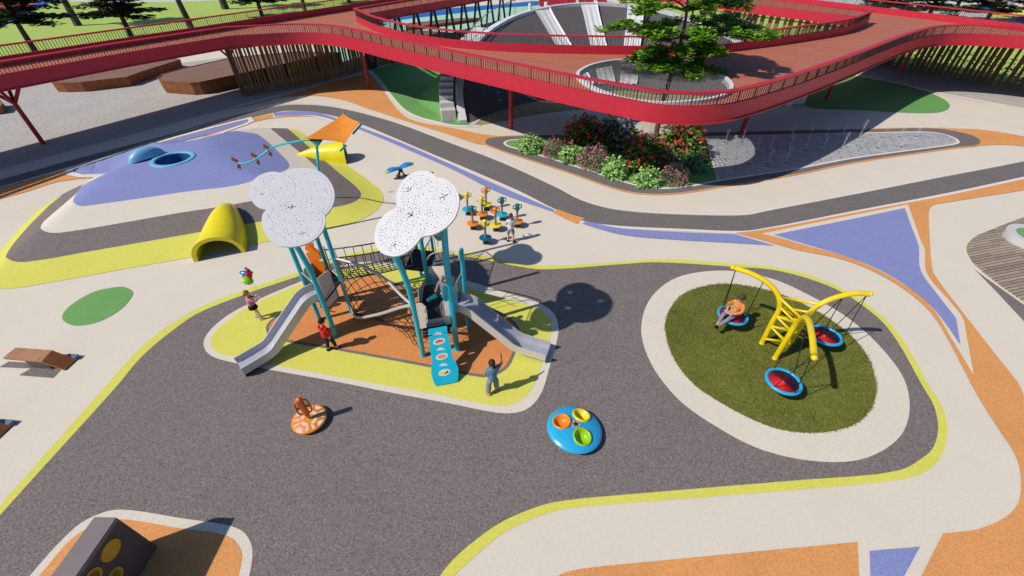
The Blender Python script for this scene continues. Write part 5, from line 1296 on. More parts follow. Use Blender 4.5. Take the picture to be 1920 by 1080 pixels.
def net(c1, c2, nu, nv, r=.012, sag=0, diag=True, name='rope_net'):
    mb = MB(); g_ = lambda i, j: lerpc(c1, i / nu).lerp(lerpc(c2, i / nu), j / nv) - Vector((0, 0, sag * math.sin(PI * j / nv) * math.sin(PI * i / nu)))
    if diag:
        for i in range(-nv, nu + nv + 1):
            for sgn in (1, -1):
                pts = [g_(i + sgn * j, j) for j in range(nv + 1) if 0 <= i + sgn * j <= nu]
                if len(pts) > 1: mb.tube(pts, r, 5, caps=False)
        kn = MB()
        for j in range(1, nv):
            for i in range(nu + 1):
                q = g_(i, j); mb.sphere(q, r * 1.9, 5, 3)
    else:
        for j in range(nv + 1): mb.tube([g_(i, j) for i in range(nu + 1)], r, 5, caps=False)
        for i in range(nu + 1): mb.tube([g_(i, j) for j in range(nv + 1)], r, 5, caps=False)
    return mb.build(name, 'rope', FT)
net(top, low, 7, 5, .012, .03); net(low, bot, 8, 4, .011, .05)
# rope bridge to the rear deck
n0, n1 = Vector((-5.45, 10.75, 0)), Vector((-3.35, 11.5, 0)); f0, f1 = Vector((-6.05, 11.3, 0)), Vector((-3.6, 12.1, 0))
ln_ = lambda a, b, z, s=.06: [a.lerp(b, k / 10) + Vector((0, 0, z - s * math.sin(PI * k / 10))) for k in range(11)]
Z_ = Vector((0, 0, 1))
for l_ in (ln_(n0, n1, 2.2), ln_(f0, f1, 2.12)): mb = MB(); mb.tube(l_, .024, 8); mb.build('bridge_rail', 'greytube', FT, True)
for l_ in (ln_(n0, n1, 1.36), ln_(f0, f1, 1.36)): mb = MB(); mb.tube(l_, .022, 8); mb.build('bridge_rail', 'greytube', FT, True)
net(ln_(n0, n1, 2.2), ln_(n0, n1, 1.36), 9, 2, .012, 0, False, 'bridge_net'); net(ln_(f0, f1, 2.12), ln_(f0, f1, 1.36), 9, 2, .012, 0, False, 'bridge_net')
net(ln_(n0, n1, 1.36), ln_(f0, f1, 1.36), 16, 6, .014, .06, False, 'bridge_floor')
for a in (n0, f0, n1, f1): mb = MB(); mb.tube([a + Z_ * 1.3, a + Z_ * 2.24], .022, 8); mb.build('bridge_stanchion', 'greytube', FT)
for a, b in ((Vector((-3.6, 12.1, 0)), PR5), (PR5, PR6), (PR6, Vector((-2.6, 12.9, 0))), (PR4, Vector((-2.6, 12.9, 0)))):
    mb = MB(); mb.tube([a + Z_ * 2.1, b + Z_ * 2.1], .02, 8); mb.build('guard_rail', 'greytube', FT)
    mb = MB()
    for k in range(1, 6): q = a.lerp(b, k / 6); mb.tube([q + Z_ * 1.35, q + Z_ * 2.1], .010, 5)
    mb.build('guard_bars', 'rope', FT)
# ================================================================== TRIPOD SWING
feet = [P(1427.6, 644.6), P(1452, 673), P(1473, 654)]
tips = [Vector((6.57, 10.06, 2.35)), Vector((7.08, 6.58, 2.35)), Vector((9.86, 8.86, 2.35))]
SW = thing('tripod_swing', 'tall glossy yellow tripod swing frame with three curved arms standing on the round lawn', 'swing frame', tuple((feet[0] + feet[1] + feet[2]) / 3))
ctr = (feet[0] + feet[1] + feet[2]) / 3; legs = []
for ft, tp in zip(feet, tips):
    d_ = (tp - ctr); d_.z = 0; L = d_.length; d_.normalize()
    knee = ft + Vector((0, 0, 1.55)) + d_ * .10 + (ctr - ft).to_3d() * .15
    pts = [ft, ft.lerp(knee, .6), knee, knee + d_ * .22 + Z_ * .42, knee + d_ * .58 + Z_ * .66, tp.lerp(knee + d_ * .58 + Z_ * .66, .5) + Z_ * .06, tp]
    cv = spline(pts, 6, False); legs.append(cv); mb = MB(); mb.tube(cv, .075, 14); mb.sphere(tp, .075, 14, 8)
    mb.build('arm', 'yellowpaint', SW, True)
for a in range(3):
    b = (a + 1) % 3
    for k in range(4):
        p, q = lerpc(legs[a], .04 + .10 * k), lerpc(legs[b], .04 + .10 * k)
        if k: mb = MB(); mb.tube([p, q], .035, 8); mb.build('rung', 'yellowpaint', SW, True)
        if k < 3: mb = MB(); q2 = lerpc(legs[b], .04 + .10 * (k + 1)); mb.tube([p, q2], .035, 8); mb.build('brace', 'yellowpaint', SW, True)
    p, q = lerpc(legs[a], .46), lerpc(legs[b], .46); mb = MB(); mb.tube([p, q], .04, 8); mb.build('rung', 'yellowpaint', SW, True)
bl = ['round red watermelon seat with blue rim carrying the reading child', 'round red watermelon swing seat with blue rim hanging nearest the camera', 'round red watermelon swing seat with blue rim hanging empty behind the frame']
def basket(arm, px, py, label, tilt):
    c = P(px, py, .48); t = thing('basket_swing', label, 'basket swing', tuple(c), 'round basket swings on the tripod frame')
    rot = Matrix.Rotation(tilt[0], 3, 'X') @ Matrix.Rotation(tilt[1], 3, 'Y'); rr = .43
    mb = MB(); mb.torus(c, rr, .048, 40, 10, rot=rot); mb.build('rim', 'rimblue', t, True)
    mb = MB(); mb.lathe([(0, -.018), (.2, -.014), (.34, -.004), (rr - .02, .008)], c, 32, rot=rot); o = mb.build('mat', 'melonred', t, True)
    mb = MB()
    for k in range(9):
        a = k * 2 * PI / 9 + .3; r_ = .17 if k % 2 else .27; q = c + rot @ Vector((r_ * math.cos(a), r_ * math.sin(a), -.004 if r_ < .2 else .003)); rr2 = rot @ Matrix.Rotation(a, 3, 'Z')
        mb.sphere(q, (.042, .014, .012), 8, 4, rot=rr2)
    mb.build('seeds', 'black', o)
    d_ = (tips[arm] - ctr); d_.z = 0; d_.normalize(); s_ = Vector((-d_.y, d_.x, 0))
    for e, sg_ in ((.97, 1), (.70, -1)):
        h = lerpc(legs[arm], e) - Z_ * .07
        mb = MB(); mb.tube([h + Z_ * .08, h - Z_ * .02], .03, 6); mb.build('hanger', 'bar', t)
        for k in (-1, 1):
            q = c + rot @ ((d_ * sg_ * .8 + s_ * k * .6).normalized() * rr)
            mb = MB(); mb.tube([h, q], .012, 6); mb.build('rope', 'rope', t)
basket(0, 1374, 591, bl[0], (0, 0)); basket(1, 1469, 715, bl[1], (0, 0)); basket(2, 1547, 629, bl[2], (R(-4), 0))
# ================================================================== STANDING SPINNERS
def trophy(t, mat, z0, sc=1.0):
    mb = MB(); mb.lathe([(.055, z0 - .03), (.09, z0 + .01), (.105, z0 + .10), (.085, z0 + .20), (.11, z0 + .25), (.095, z0 + .285), (0, z0 + .295)], (0, 0, 0), 16); o = mb.build('handle', mat, t, True, local=True)
    for s in (-1, 1):
        mb = MB(); mb.torus((s * .13, 0, z0 + .17), .066, .022, 18, 6, rot=Matrix.Rotation(R(90), 3, 'X'), sc=(1, 1.25, 1)); mb.build('grip', mat, o, True, local=True)
def spinner(px, py, disc, hand, label, rz):
    p = P(px, py); t = thing('standing_spinner', label, 'spinner', tuple(p), 'standing spinners on the cream paving', rz)
    mb = MB(); mb.lathe([(.0, .0), (.12, .0), (.125, .05), (.10, .14), (.07, .21), (.04, .23)], (0, 0, 0), 18); mb.build('foot', 'strut', t, True, local=True)
    mb = MB(); mb.lathe([(.04, .25), (.24, .26), (.262, .272), (.262, .287), (.24, .297), (.03, .297)], (0, 0, 0), 28); mb.build('disc', disc, t, auto=50, local=True)
    mb = MB(); mb.tube([(0, 0, .12), (0, 0, .86)], .045, 12); mb.build('pole', 'greytube', t, True, local=True); trophy(t, hand, .82)
sp = [(877.8, 402, 'rimblue', 'bowlyellow', 'spinner with yellow handle and teal disc at the cloud roof edge'), (912, 392.6, 'bowlyellow', 'bowlorange', 'rearmost spinner, orange handle over a yellow disc'),
      (887, 429, 'bowlorange', 'darkteal', 'spinner with teal handle and orange disc beside the front yellow handled one'), (904.7, 411, 'bowlorange', 'bowlyellow', 'spinner with yellow handle and orange disc in the middle of the group'),
      (929.6, 432, 'bowlyellow', 'bowlorange', 'front spinner with orange handle and yellow disc beside the boy in white'), (941.5, 412, 'tealpanel', 'darkteal', 'spinner with teal handle over a teal disc'),
      (910.7, 456, 'discblue', 'bowlyellow', 'frontmost spinner, yellow handle over a dark blue disc'), (969.6, 425, 'bowlorange', 'darkteal', 'spinner with teal handle behind the boy in white')]
for i, a in enumerate(sp): spinner(*a, R(10 + 7 * (i % 3)))
# --- orange standing disc on the charcoal court
p = P(583, 791); t = thing('standing_spinner', 'orange spinner with cream patterned disc and looped orange handle on charcoal ground', 'spinner', tuple(p), None, R(25))
mb = MB(); mb.lathe([(0, 0), (.2, 0), (.2, .08), (.1, .12)], (0, 0, 0), 20); mb.build('foot', 'walldark', t, local=True)
mb = MB(); mb.lathe([(.05, .10), (.40, .10), (.445, .125), (.445, .15), (.43, .165), (.02, .165)], (0, 0, 0), 48); dsc = mb.build('disc', 'bowlorange', t, auto=50, local=True)
mb = MB()
def sector(poly): mb.add([(x * .405, y * .405, .1675) for x, y in poly], [tuple(range(len(poly)))])
def asec(r0, r1, d0, d1, n=8):
    pts = [(r1 * math.cos(R(d0 + (d1 - d0) * j / n)), r1 * math.sin(R(d0 + (d1 - d0) * j / n))) for j in range(n + 1)]
    if r0 is None: # lens: the inner side bows back
        pts += [(math.cos(R(d1 + (d0 - d1) * j / n)) * (1 - .30 * math.sin(PI * j / n)), math.sin(R(d1 + (d0 - d1) * j / n)) * (1 - .30 * math.sin(PI * j / n))) for j in range(1, n)]
    else: pts += [(r0 * math.cos(R(d1 + (d0 - d1) * j / n)), r0 * math.sin(R(d1 + (d0 - d1) * j / n))) for j in range(n + 1)]
    sector(pts)
for k in range(4):
    a0 = k * 90
    asec(None, .98, a0 + 28, a0 + 62)
    asec(.56, .95, a0 + 8, a0 + 19); asec(.56, .95, a0 + 71, a0 + 82)
    asec(.34, .55, a0 + 14, a0 + 76)
mb.build('disc_inlay', 'disccream', dsc, local=True)
mb = MB(); mb.tube([(0, 0, .165), (0, 0, .30)], .035, 12); mb.build('pole', 'emblem', t, True, local=True)
mb = MB(); mb.tube([(0, 0, .26), (0, 0, .44), (0, 0, .98)], [.05, .078, .078], 16); mb.sphere((0, 0, .98), .081, 16, 8); hd = mb.build('handle', 'orangeplastic', t, True, local=True)
for s in (-1, 1):
    mb = MB(); mb.tube(spline([Vector((s * .06, 0, .95)), Vector((s * .14, 0, .90)), Vector((s * .16, 0, .74)), Vector((s * .16, 0, .54)), Vector((s * .13, 0, .42)), Vector((s * .06, 0, .39))], 4, False), .024, 8); mb.tube([(s * .05, 0, .66), (s * .16, 0, .66)], .03, 8); mb.build('grip', 'orangeplastic', hd, True, local=True)
# --- blue dome with three bowls
p = P(1075, 812); t = thing('bowl_carousel', 'sky blue dome carousel with orange, yellow and green bowl seats and a star plate', 'carousel', tuple(p), None, 0)
tl = Matrix.Rotation(R(-4), 3, 'X') @ Matrix.Rotation(R(5), 3, 'Y')
mb = MB(); mb.lathe([(.3, 0), (.3, .1)], (0, 0, 0), 20); mb.build('foot', 'walldark', t, local=True)
prof = [(.28, .07), (.55, .08), (.68, .12), (.715, .165), (.71, .20), (.66, .245), (.55, .295), (.40, .335), (.22, .36), (.05, .367), (0, .367)]
zd = lambda r: next((z1 + (z2 - z1) * (r1 - r) / max(1e-6, r1 - r2) for (r1, z1), (r2, z2) in zip(prof[4:], prof[5:]) if r2 <= r <= r1), .4)
bowls = (((-.345, .085), 'bowlorange'), ((.19, .315), 'bowlyellow'), ((.125, -.335), 'lime'))
pd = []
for (r1, z1), (r2, z2) in zip(prof, prof[1:]): pd += [(r1 + (r2 - r1) * k / 5, z1 + (z2 - z1) * k / 5) for k in range(5)]
pd.append(prof[-1])
mb = MB(); mb.lathe(pd, (0, 0, 0), 72)
keep = [f for f in mb.f if not (min(mb.v[i].z for i in f) > .2 and any(math.hypot(sum(mb.v[i].x for i in f) / len(f) - bx, sum(mb.v[i].y for i in f) / len(f) - by) < .19 for (bx, by), _ in bowls))]
mb.f = keep; mb.mi = [0] * len(keep); mb.v = [tl @ v for v in mb.v]; mb.build('dome', 'skyblue', t, True, local=True)
for (bx, by), mt in bowls:
    r_ = math.hypot(bx, by); a = math.atan2(by, bx); til = Matrix.Rotation(a, 3, 'Z') @ Matrix.Rotation(R(13), 3, 'Y') @ Matrix.Rotation(-a, 3, 'Z')
    c = tl @ Vector((bx, by, zd(r_) - .018))
    mb = MB(); mb.lathe([(.15, -.13), (.225, -.05), (.24, .03), (.228, .05), (.205, .052), (.19, .03), (.155, -.06), (.10, -.105), (.02, -.12)], c, 36, rot=tl @ til); mb.build('bowl_seat', mt, t, True, local=True)
mb = MB(); mb.lathe([(.125, -.01), (.125, .012), (0, .012)], tl @ Vector((0, 0, .367)), 28, rot=tl); pl = mb.build('star_plate', 'emblem', t, auto=40, local=True)
stp = [((.10 if k % 2 == 0 else .04) * math.sin(k * PI / 5), (.10 if k % 2 == 0 else .04) * math.cos(k * PI / 5)) for k in range(10)]
mb = MB(); mb.add([tl @ Vector((x, y, .3825)) for x, y in stp], [tuple(range(10))[::-1]]); mb.build('star', 'black', pl, local=True)
# ================================================================== SEESAWS
def seesaw(c, ang, tilt, L, label):
    t = thing('seesaw', label, 'seesaw', tuple(c), 'blue rocking seesaws', ang)
    mb = MB()
    for s, q in ((-.16, -.10), (.16, -.10), (-.16, .12), (.16, .12)): mb.tube([(s * 1.3, q * 1.4, .0), (s * .5, q * .5, .22), (s * .3, q * .3, .42)], [.045, .035, .05], 7)
    mb.tube([(0, 0, .28), (0, 0, .46)], .08, 10); mb.build('pedestal', 'black', t, True, local=True)
    rt = Matrix.Rotation(tilt, 3, 'Y')
    def body(x0, x1, name, mat, par):
        mb = MB(); N = 26; vs = []; fs = []; K = 12
        for i in range(N + 1):
            x = x0 + (x1 - x0) * i / N; u = x / (L / 2); w = .19 + .05 * math.cos(u * 2 * PI + PI) * 1; zc = .52 + .028 * math.cos(u * 2 * PI + PI); e = min(1, math.sqrt(max(0.0, (1 - abs(u)) / .12))); w *= max(.25, e); th = .07 * max(.3, e)
            for k in range(K): a = 2 * PI * k / K; vs.append(rt @ Vector((x, w * math.cos(a), zc + th * math.sin(a))))
        for i in range(N):
            for k in range(K): fs.append((i * K + k, i * K + (k + 1) % K, (i + 1) * K + (k + 1) % K, (i + 1) * K + k)[::-1])
        fs += [tuple(range(K)), tuple(N * K + k for k in range(K))[::-1]]
        mb.add(vs, fs); return mb.build(name, mat, par, True, local=True)
    b = body(-L * .40, L * .40, 'board', 'seesawblue', t)
    body(-L / 2, -L * .40, 'end_cap', 'lime', t); body(L * .40, L / 2, 'end_cap', 'lime', t)
    mb = MB()
    for x in (-.56, -.44, -.32, .32, .44, .56): mb.box(rt @ Vector((x, -.235, .545)), (.07, .04, .04), rot=rt)
    mb.build('side_slots', 'discblue', b, local=True)
c = P(753, 331); seesaw(c, R(33), R(-5), 1.65, 'blue wavy seesaw with lime ends on a black forked pedestal')
c = P(790, 351); seesaw(c, R(40), R(-6), 1.7, 'seesaw almost hidden behind the white cloud roof, only its lime tip in view')
p = P(776, 377); t = thing('fin_pole', 'pale rod with a dark teal triangular fin beside the cloud roof', 'play pole', tuple(p))
mb = MB(); q0 = P(728, 360, .55); q1 = P(760, 358, .75); mb.tube([p, p + Z_ * .7], .03, 8); mb.tube([q0, q1, p + Z_ * .72], [.02, .03, .035], 8); mb.build('rod', 'pale', t, True)
mb = MB(); mb.slab([P(737, 358, .62), P(745, 357.5, .62), P(742, 365.5, .62)], Vector((0, -.6, .8)), .03); mb.build('fin', 'darkteal', t)
# ================================================================== SAIL SHADE WITH VINE ARM
base = P(600, 432); top_ = P(594, 272, 3.6)
t = thing('sail_shade', 'orange four cornered sail on a teal post with a curling teal arm and rust fins', 'sail shade', tuple(base))
mb = MB(); mb.tube(spline([base, base.lerp(top_, .5) + Vector((.05, 0, 0)), top_], 6, False), .055, 10); mb.build('pole', 'teal', t, True)
S0, S1, S2, S3 = P(570, 260, 3.8), P(644, 213, 4.2), P(675, 229, 4.15), P(648, 267.5, 3.8)
mb = MB(); N = 14; vs = []; fs = []
for i in range(N + 1):
    for j in range(N + 1):
        a, b = i / N, j / N; pin = .10
        # pull the sides in between corners
        a2 = a; b2 = b
        q = S0 * (1 - a) * (1 - b) + S1 * a * (1 - b) + S2 * a * b + S3 * (1 - a) * b
        cc = (S0 + S1 + S2 + S3) / 4
        pull = pin * (4 * a * (1 - a) * (1 - min(b, 1 - b) * 2) ** 2 + 4 * b * (1 - b) * (1 - min(a, 1 - a) * 2) ** 2) * .8
        q = q.lerp(cc, min(.3, pull)) + Vector((0, 0, -.12 * math.sin(PI * a) * math.sin(PI * b))); vs.append(q)
for i in range(N):
    for j in range(N): fs.append((i * (N + 1) + j, (i + 1) * (N + 1) + j, (i + 1) * (N + 1) + j + 1, i * (N + 1) + j + 1))
k0 = len(vs); vs2 = [v - Vector((0, 0, .012)) for v in vs]; mb.add(vs + vs2, fs + [tuple(x + k0 for x in q)[::-1] for q in fs]); mb.build('sail', 'orangesail', t, True)
mb = MB(); nrm = Vector((0, -.8, .5)); mb.slab([P(577, 261, 3.72), P(605, 261, 3.72), P(597, 272, 3.65), P(593, 274.5, 3.6), P(587, 269, 3.65)], nrm, .06); mb.build('bracket', 'darkteal', t)
for a, b in ((S1, P(645, 209.5, 4.25)), (S2, P(680, 231, 4.1)), (S3, P(649, 272.5, 3.7))):
    mb = MB(); d_ = (b - a); mb.tube([top_.lerp(b, .75) - Z_ * .22, a - Z_ * .09 + d_ * .2, b], .04, 8); mb.build('corner_arm', 'teal', t, True)
vp = [(590, 262, 3.68), (576, 262, 3.68), (553, 266, 3.55), (534, 269.5, 3.4), (508, 278, 3.1), (494, 289, 2.9), (478, 299, 2.7), (462, 305.5, 2.55), (445, 306.5, 2.5)]
vine = spline([P(*a) for a in vp], 5, False); mb = MB(); mb.tube(vine, .04, 10); mb.build('vine_arm', 'teal', t, True)
for i, (x, y, z) in enumerate([(503, 282, 3.03), (480, 298, 2.72), (444, 306, 2.5)]):
    c = P(x, y, z)
    for s in (-1, 1):
        mb = MB(); mb.slab([c + Vector((.03, 0, .02 * s)), c + Vector((-.08 - .05 * s, -.06, .16 * s)), c + Vector((-.02 - .09 * s, 0, .29 * s)), c + Vector((.09, .05, .11 * s))], Vector((.5, -.8, .2)), .03); mb.build('fin', 'rust', t)
# ================================================================== CLIMBING WALL AND PLANK RAMPS
p0 = P(296, 1025); p1 = Vector((p0.x - .06, .2, 0)); ww = (p1 - p0).normalized(); wn = Vector((-ww.y, ww.x, 0)); wn = wn if wn.x > 0 else -wn
t = thing('climbing_wall', 'dark grey climbing wall block with mustard disc and yellow lined round holes', 'climbing wall', tuple(p0))
Ww, Wh, Wt = (p1 - p0).length, 1.48, .42
fr2 = lambda s, z, n_=0: p0 + ww * s + Z_ * z + wn * n_
def circ(s, z, r, n=36, off=0): return [fr2(s + r * math.cos(2 * PI * k / n), z + r * math.sin(2 * PI * k / n), off) for k in range(n)]
h1, h2 = (1.28, .72, .16), (1.30, .72 + .0, .16)
cA = on_plane(206, 1032, p0, wn); cB = on_plane(213, 1082, p0, wn); cC = on_plane(172, 1084, p0, wn)
sz = lambda q: ((q - p0).dot(ww), q.z)
holesW = [circ(*sz(cB), .16), circ(*sz(cC), .16)]
mb = MB(); holed_plate(mb, [fr2(0, 0), fr2(Ww, 0), fr2(Ww, Wh - .10), fr2(0, Wh - .10)], holesW, wn, Wt); mb.build('wall_body', 'walldark', t)
mb = MB(); q = [fr2(-.0, 0, .0), fr2(Ww, 0, 0), fr2(Ww, 0, -Wt), fr2(0, 0, -Wt)]; mb.prism([(a.x, a.y) for a in q], Wh - .098, Wh); mb.build('wall_top', 'wallgrey', t)
mb = MB(); dA = circ(*sz(cA), .19, 40, .03); mb.slab(dA, wn, .05); mb.build('disc', 'walltan', t)
for cq in (cB, cC):
    s_, z_ = sz(cq); mb = MB(); ro_ = circ(s_, z_, .165, 36, .03); ri_ = circ(s_, z_, .135, 36, .03); rb_ = circ(s_, z_, .135, 36, -Wt - .01); rc_ = circ(s_, z_, .165, 36, -Wt - .01)
    n = 36; vs = ro_ + ri_ + rb_ + rc_; fs = [(k * n + i, k * n + (i + 1) % n, ((k + 1) % 4) * n + (i + 1) % n, ((k + 1) % 4) * n + i) for k in range(4) for i in range(n)]
    mb.add(vs, fs); mb.build('round_liner', 'walltan', t, auto=40)
def plank_ramp(dx, dy, label):
    sh = lambda x, y, z: P(x, y, z) + Vector((dx, dy, 0))
    a0, a1 = sh(5, 671, .42), sh(29.5, 651.5, .42); b0, b1 = sh(77, 678, .42), sh(97.8, 656.5, .42); c0, c1 = sh(122, 693, .04), sh(142.6, 674, .04)
    t = thing('plank_ramp', label, 'wooden ramp', tuple((c0 + c1) / 2), 'brown bent plank ramps on the cream paving')
    u = Vector((0, 0, 1)); mb = MB(); mb.slab([a0, b0, b1, a1], u, .06); mb.build('plank_top', 'brownplank', t)
    nn = (c0 - b0).cross(b1 - b0).normalized(); nn = nn if nn.z > 0 else -nn
    mb = MB(); mb.slab([b0, c0, c1, b1], nn, .06); mb.build('plank_slope', 'brownply', t)
    mb = MB(); i0 = a0.lerp(b0, .45).lerp(a1.lerp(b1, .45), .12); i1 = a0.lerp(b0, .45).lerp(a1.lerp(b1, .45), .88); j0 = b0.lerp(b1, .12); j1 = b0.lerp(b1, .88)
    mb.prism([(v.x, v.y) for v in (i0, j0, j1, i1)], .0, .36); mb.build('trestle', 'walldark', t)  # dark coat paints the shade under the planks into the trestle
    e0 = b1.lerp(c1, .55) ; mb = MB(); dd = (c1 - c0).normalized(); q = [b1.lerp(c1, .35), c1, c1 + dd * .14, b1.lerp(c1, .35) + dd * .14]; mb.prism([(v.x, v.y) for v in q], .0, .12); mb.build('kerb_support', 'bluegrey', t)
plank_ramp(0, 0, 'bent brown plank ramp standing whole on the cream paving')
d_ = P(20, 799, .04) - P(142.6, 674, .04); plank_ramp(d_.x, d_.y, 'bent brown plank ramp cut by the frame, only its low end seen')
# planter oval on the timber terrace
c = P(1938, 456); t = thing('oval_planter', 'pale grey oval planter with green filling on the timber terrace', 'planter', tuple(c))
mb = MB(); mb.lathe([(1.02, .05), (1.02, .32), (.72, .32), (.72, .05)], c, 48); mb.f = [q for q in mb.f if len(q) == 4]; mb.mi = [0] * len(mb.f); mb.build('rim', 'stone', t, auto=40)
mb = MB(); mb.lathe([(.72, .27), (0, .29)], c, 48); mb.f = [q for q in mb.f if len(q) == 4]; mb.mi = [0] * len(mb.f); mb.build('filling', 'green', t)
# ================================================================== PEOPLE
DG = None
def skin_mesh(chains, sub=1, name='body'):
    """chains: list of [(pos, radius), ...]; a shared position joins chains; first point is the root"""
    vs = []; rs = []; es = []; idx = {}
    for ch in chains:
        pr = None
        for p, r in ch:
            k = (round(p[0], 5), round(p[1], 5), round(p[2], 5))
            if k not in idx: idx[k] = len(vs); vs.append(p); rs.append(r)
            i = idx[k]
            if pr is not None and pr != i: es.append((pr, i))
            pr = i
    me = bpy.data.meshes.new(name); me.from_pydata([tuple(v) for v in vs], es, [])
    o = bpy.data.objects.new('tmp', me); COL.objects.link(o)
    sk = o.modifiers.new('s', 'SKIN'); sk.use_smooth_shade = True; sk.branch_smoothing = 0.6
    sl = me.skin_vertices[0].data
    for i, r in enumerate(rs): sl[i].radius = (r, r) if not isinstance(r, tuple) else r; sl[i].use_root = (i == 0)
    sb = o.modifiers.new('b', 'SUBSURF'); sb.levels = sub; sb.render_levels = sub
    bpy.context.view_layer.update(); dg = bpy.context.evaluated_depsgraph_get()
    m2 = bpy.data.meshes.new_from_object(o.evaluated_get(dg)); bpy.data.objects.remove(o)
    m2.polygons.foreach_set('use_smooth', [True] * len(m2.polygons)); m2.name = name
    return m2
def kid(label, loc, rz, h, J, skin, shirt, trouser, shoe, hairm, sleeve='long', legs='long', cap=False, skirt=None, hairlong=False, baggy=1.0, legwear=None, top_mark=None):
    """J: joints in units of body height, x to the child's right hand side negative = left; y forward"""
    t = thing('person', label, 'person', tuple(loc), None, rz)
    D = dict(pel=(0, 0, .49), spi=(0, 0, .59), che=(0, 0, .70), nec=(0, .0, .795), hd=(0, .012, .89),
             sL=(-.105, 0, .755), eL=(-.135, 0, .61), wL=(-.14, .04, .48), sR=(.105, 0, .755), eR=(.135, 0, .61), wR=(.14, .04, .48),
             hL=(-.052, 0, .475), kL=(-.058, .012, .265), aL=(-.062, -.01, .05), hR=(.052, 0, .475), kR=(.058, .012, .265), aR=(.062, -.01, .05))
    D.update(J); V = {k: Vector(v) * h for k, v in D.items()}
    up = (V['nec'] - V['che']).normalized(); hdv = (V['hd'] - V['nec']).normalized()
    fw = Vector(J.get('face', (0, 1, 0))).normalized(); right = fw.cross(hdv).normalized(); fw = hdv.cross(right).normalized()
    ch = [[(V['pel'], .064 * h), (V['spi'], .056 * h), (V['che'], .060 * h), (V['nec'], .031 * h), (V['nec'].lerp(V['hd'], .45), .034 * h)]]
    toes = {}
    for s in 'LR':
        ch.append([(V['che'], .060 * h), (V['s' + s], .034 * h), (V['e' + s], .026 * h), (V['w' + s], .018 * h)])
        ad = V['a' + s]; td = Vector(J.get('toe' + s, (0, 1, 0))).normalized(); toes[s] = td
        ch.append([(V['pel'], .064 * h), (V['h' + s], .054 * h), (V['k' + s], .037 * h), (ad, .026 * h), (ad + td * .075 * h + Vector((0, 0, -.022 * h)), .021 * h)])
        w = V['w' + s]; fa = (w - V['e' + s]).normalized(); sd = fa.orthogonal().normalized()
        pal = w + fa * .045 * h; ch.append([(w, .018 * h), (pal, .021 * h)])
        other = fa.cross(sd)
        for k, (off, ln) in enumerate(((-.016, .036), (-.005, .042), (.006, .040), (.016, .032))):
            b = pal + sd * off * h + fa * .010 * h; ch.append([(pal, .021 * h), (b, .0085 * h), (b + fa * ln * .55 * h + other * .004 * h, .0075 * h), (b + fa * ln * .9 * h + other * .014 * h, .006 * h)])
        tb = w + fa * .018 * h - sd * .018 * h; ch.append([(w, .018 * h), (tb, .010 * h), (tb + (fa * .7 - sd).normalized() * .028 * h, .008 * h)])
    me = skin_mesh(ch, 1); me.materials.append(M[skin])
    # head shaped straight into the body mesh
    bm = bmesh.new(); bm.from_mesh(me)
    hc = V['hd']; k0 = len(bm.verts)
    hm = MB(); n, m = 20, 14
    for i in range(m + 1):
        a = -PI / 2 + PI * i / m
        for j in range(n):
            b = 2 * PI * j / n; x = math.cos(a) * math.cos(b); y = math.cos(a) * math.sin(b); z = math.sin(a)
            jaw = 1 - .22 * max(0, -z) ** 1.2
            r_ = Vector((x * .060 * jaw, y * .070 * (1 - .10 * max(0, -z)) + (.006 if z < 0 and y > 0 else 0), z * .086))
            if y > 0: # nose, chin, brow, eye hollows
                nx = math.exp(-((x / .16) ** 2)) * math.exp(-(((z + .12) / .16) ** 2)); r_.y += .016 * nx
                r_.y -= .006 * (math.exp(-(((abs(x) - .42) / .16) ** 2)) * math.exp(-(((z - .05) / .14) ** 2)))
                r_.y += .006 * math.exp(-((x / .3) ** 2)) * math.exp(-(((z + .78) / .16) ** 2))
            hm.v.append(hc + (right * r_.x + fw * r_.y + hdv * r_.z) * h)
    for i in range(m):
        for j in range(n): hm.f.append((i * n + j, i * n + (j + 1) % n, (i + 1) * n + (j + 1) % n, (i + 1) * n + j))
    for s in (-1, 1): # ears
        c = hc + (right * (s * .060) + fw * -.002 + hdv * -.004) * h; k = len(hm.v); q = MB(); q.sphere((0, 0, 0), (.012 * h, .016 * h, .024 * h), 8, 6)
        hm.v += [c + right * v.x + fw * v.y + hdv * v.z for v in q.v]; hm.f += [tuple(i + k for i in f) for f in q.f]
    bvs = [bm.verts.new(v) for v in hm.v]
    for f in hm.f:
        try: fa_ = bm.faces.new([bvs[i] for i in f]); fa_.smooth = True
        except ValueError: pass
    bm.to_mesh(me); bm.free()
    o = bpy.data.objects.new('body', me); COL.objects.link(o); o.parent = t
    def part(name, mesh, mat, smooth=True):
        mesh.materials.append(M[mat] if isinstance(mat, str) else mat); q = bpy.data.objects.new(name, mesh); COL.objects.link(q); q.parent = t; return q
    # clothing grown round the same joints
    c2 = [[(V["pel"] - (V["spi"] - V["pel"]) * .55, .094 * h), (V["pel"], .104 * h), (V['spi'], .100 * h), (V['che'], .102 * h), (V['nec'].lerp(V['che'], .12), .052 * h)]]
    for s in 'LR':
        c_ = [(V['che'], .102 * h), (V['s' + s], .056 * h)]
        if sleeve == 'long': c_ += [(V['e' + s], .044 * h), (V['w' + s].lerp(V['e' + s], .06), .034 * h)]
        else: c_ += [(V['s' + s].lerp(V['e' + s], .72), .050 * h)]
        c2.append(c_)
    sh = part('shirt', skin_mesh(c2, 1, 'shirt'), shirt)
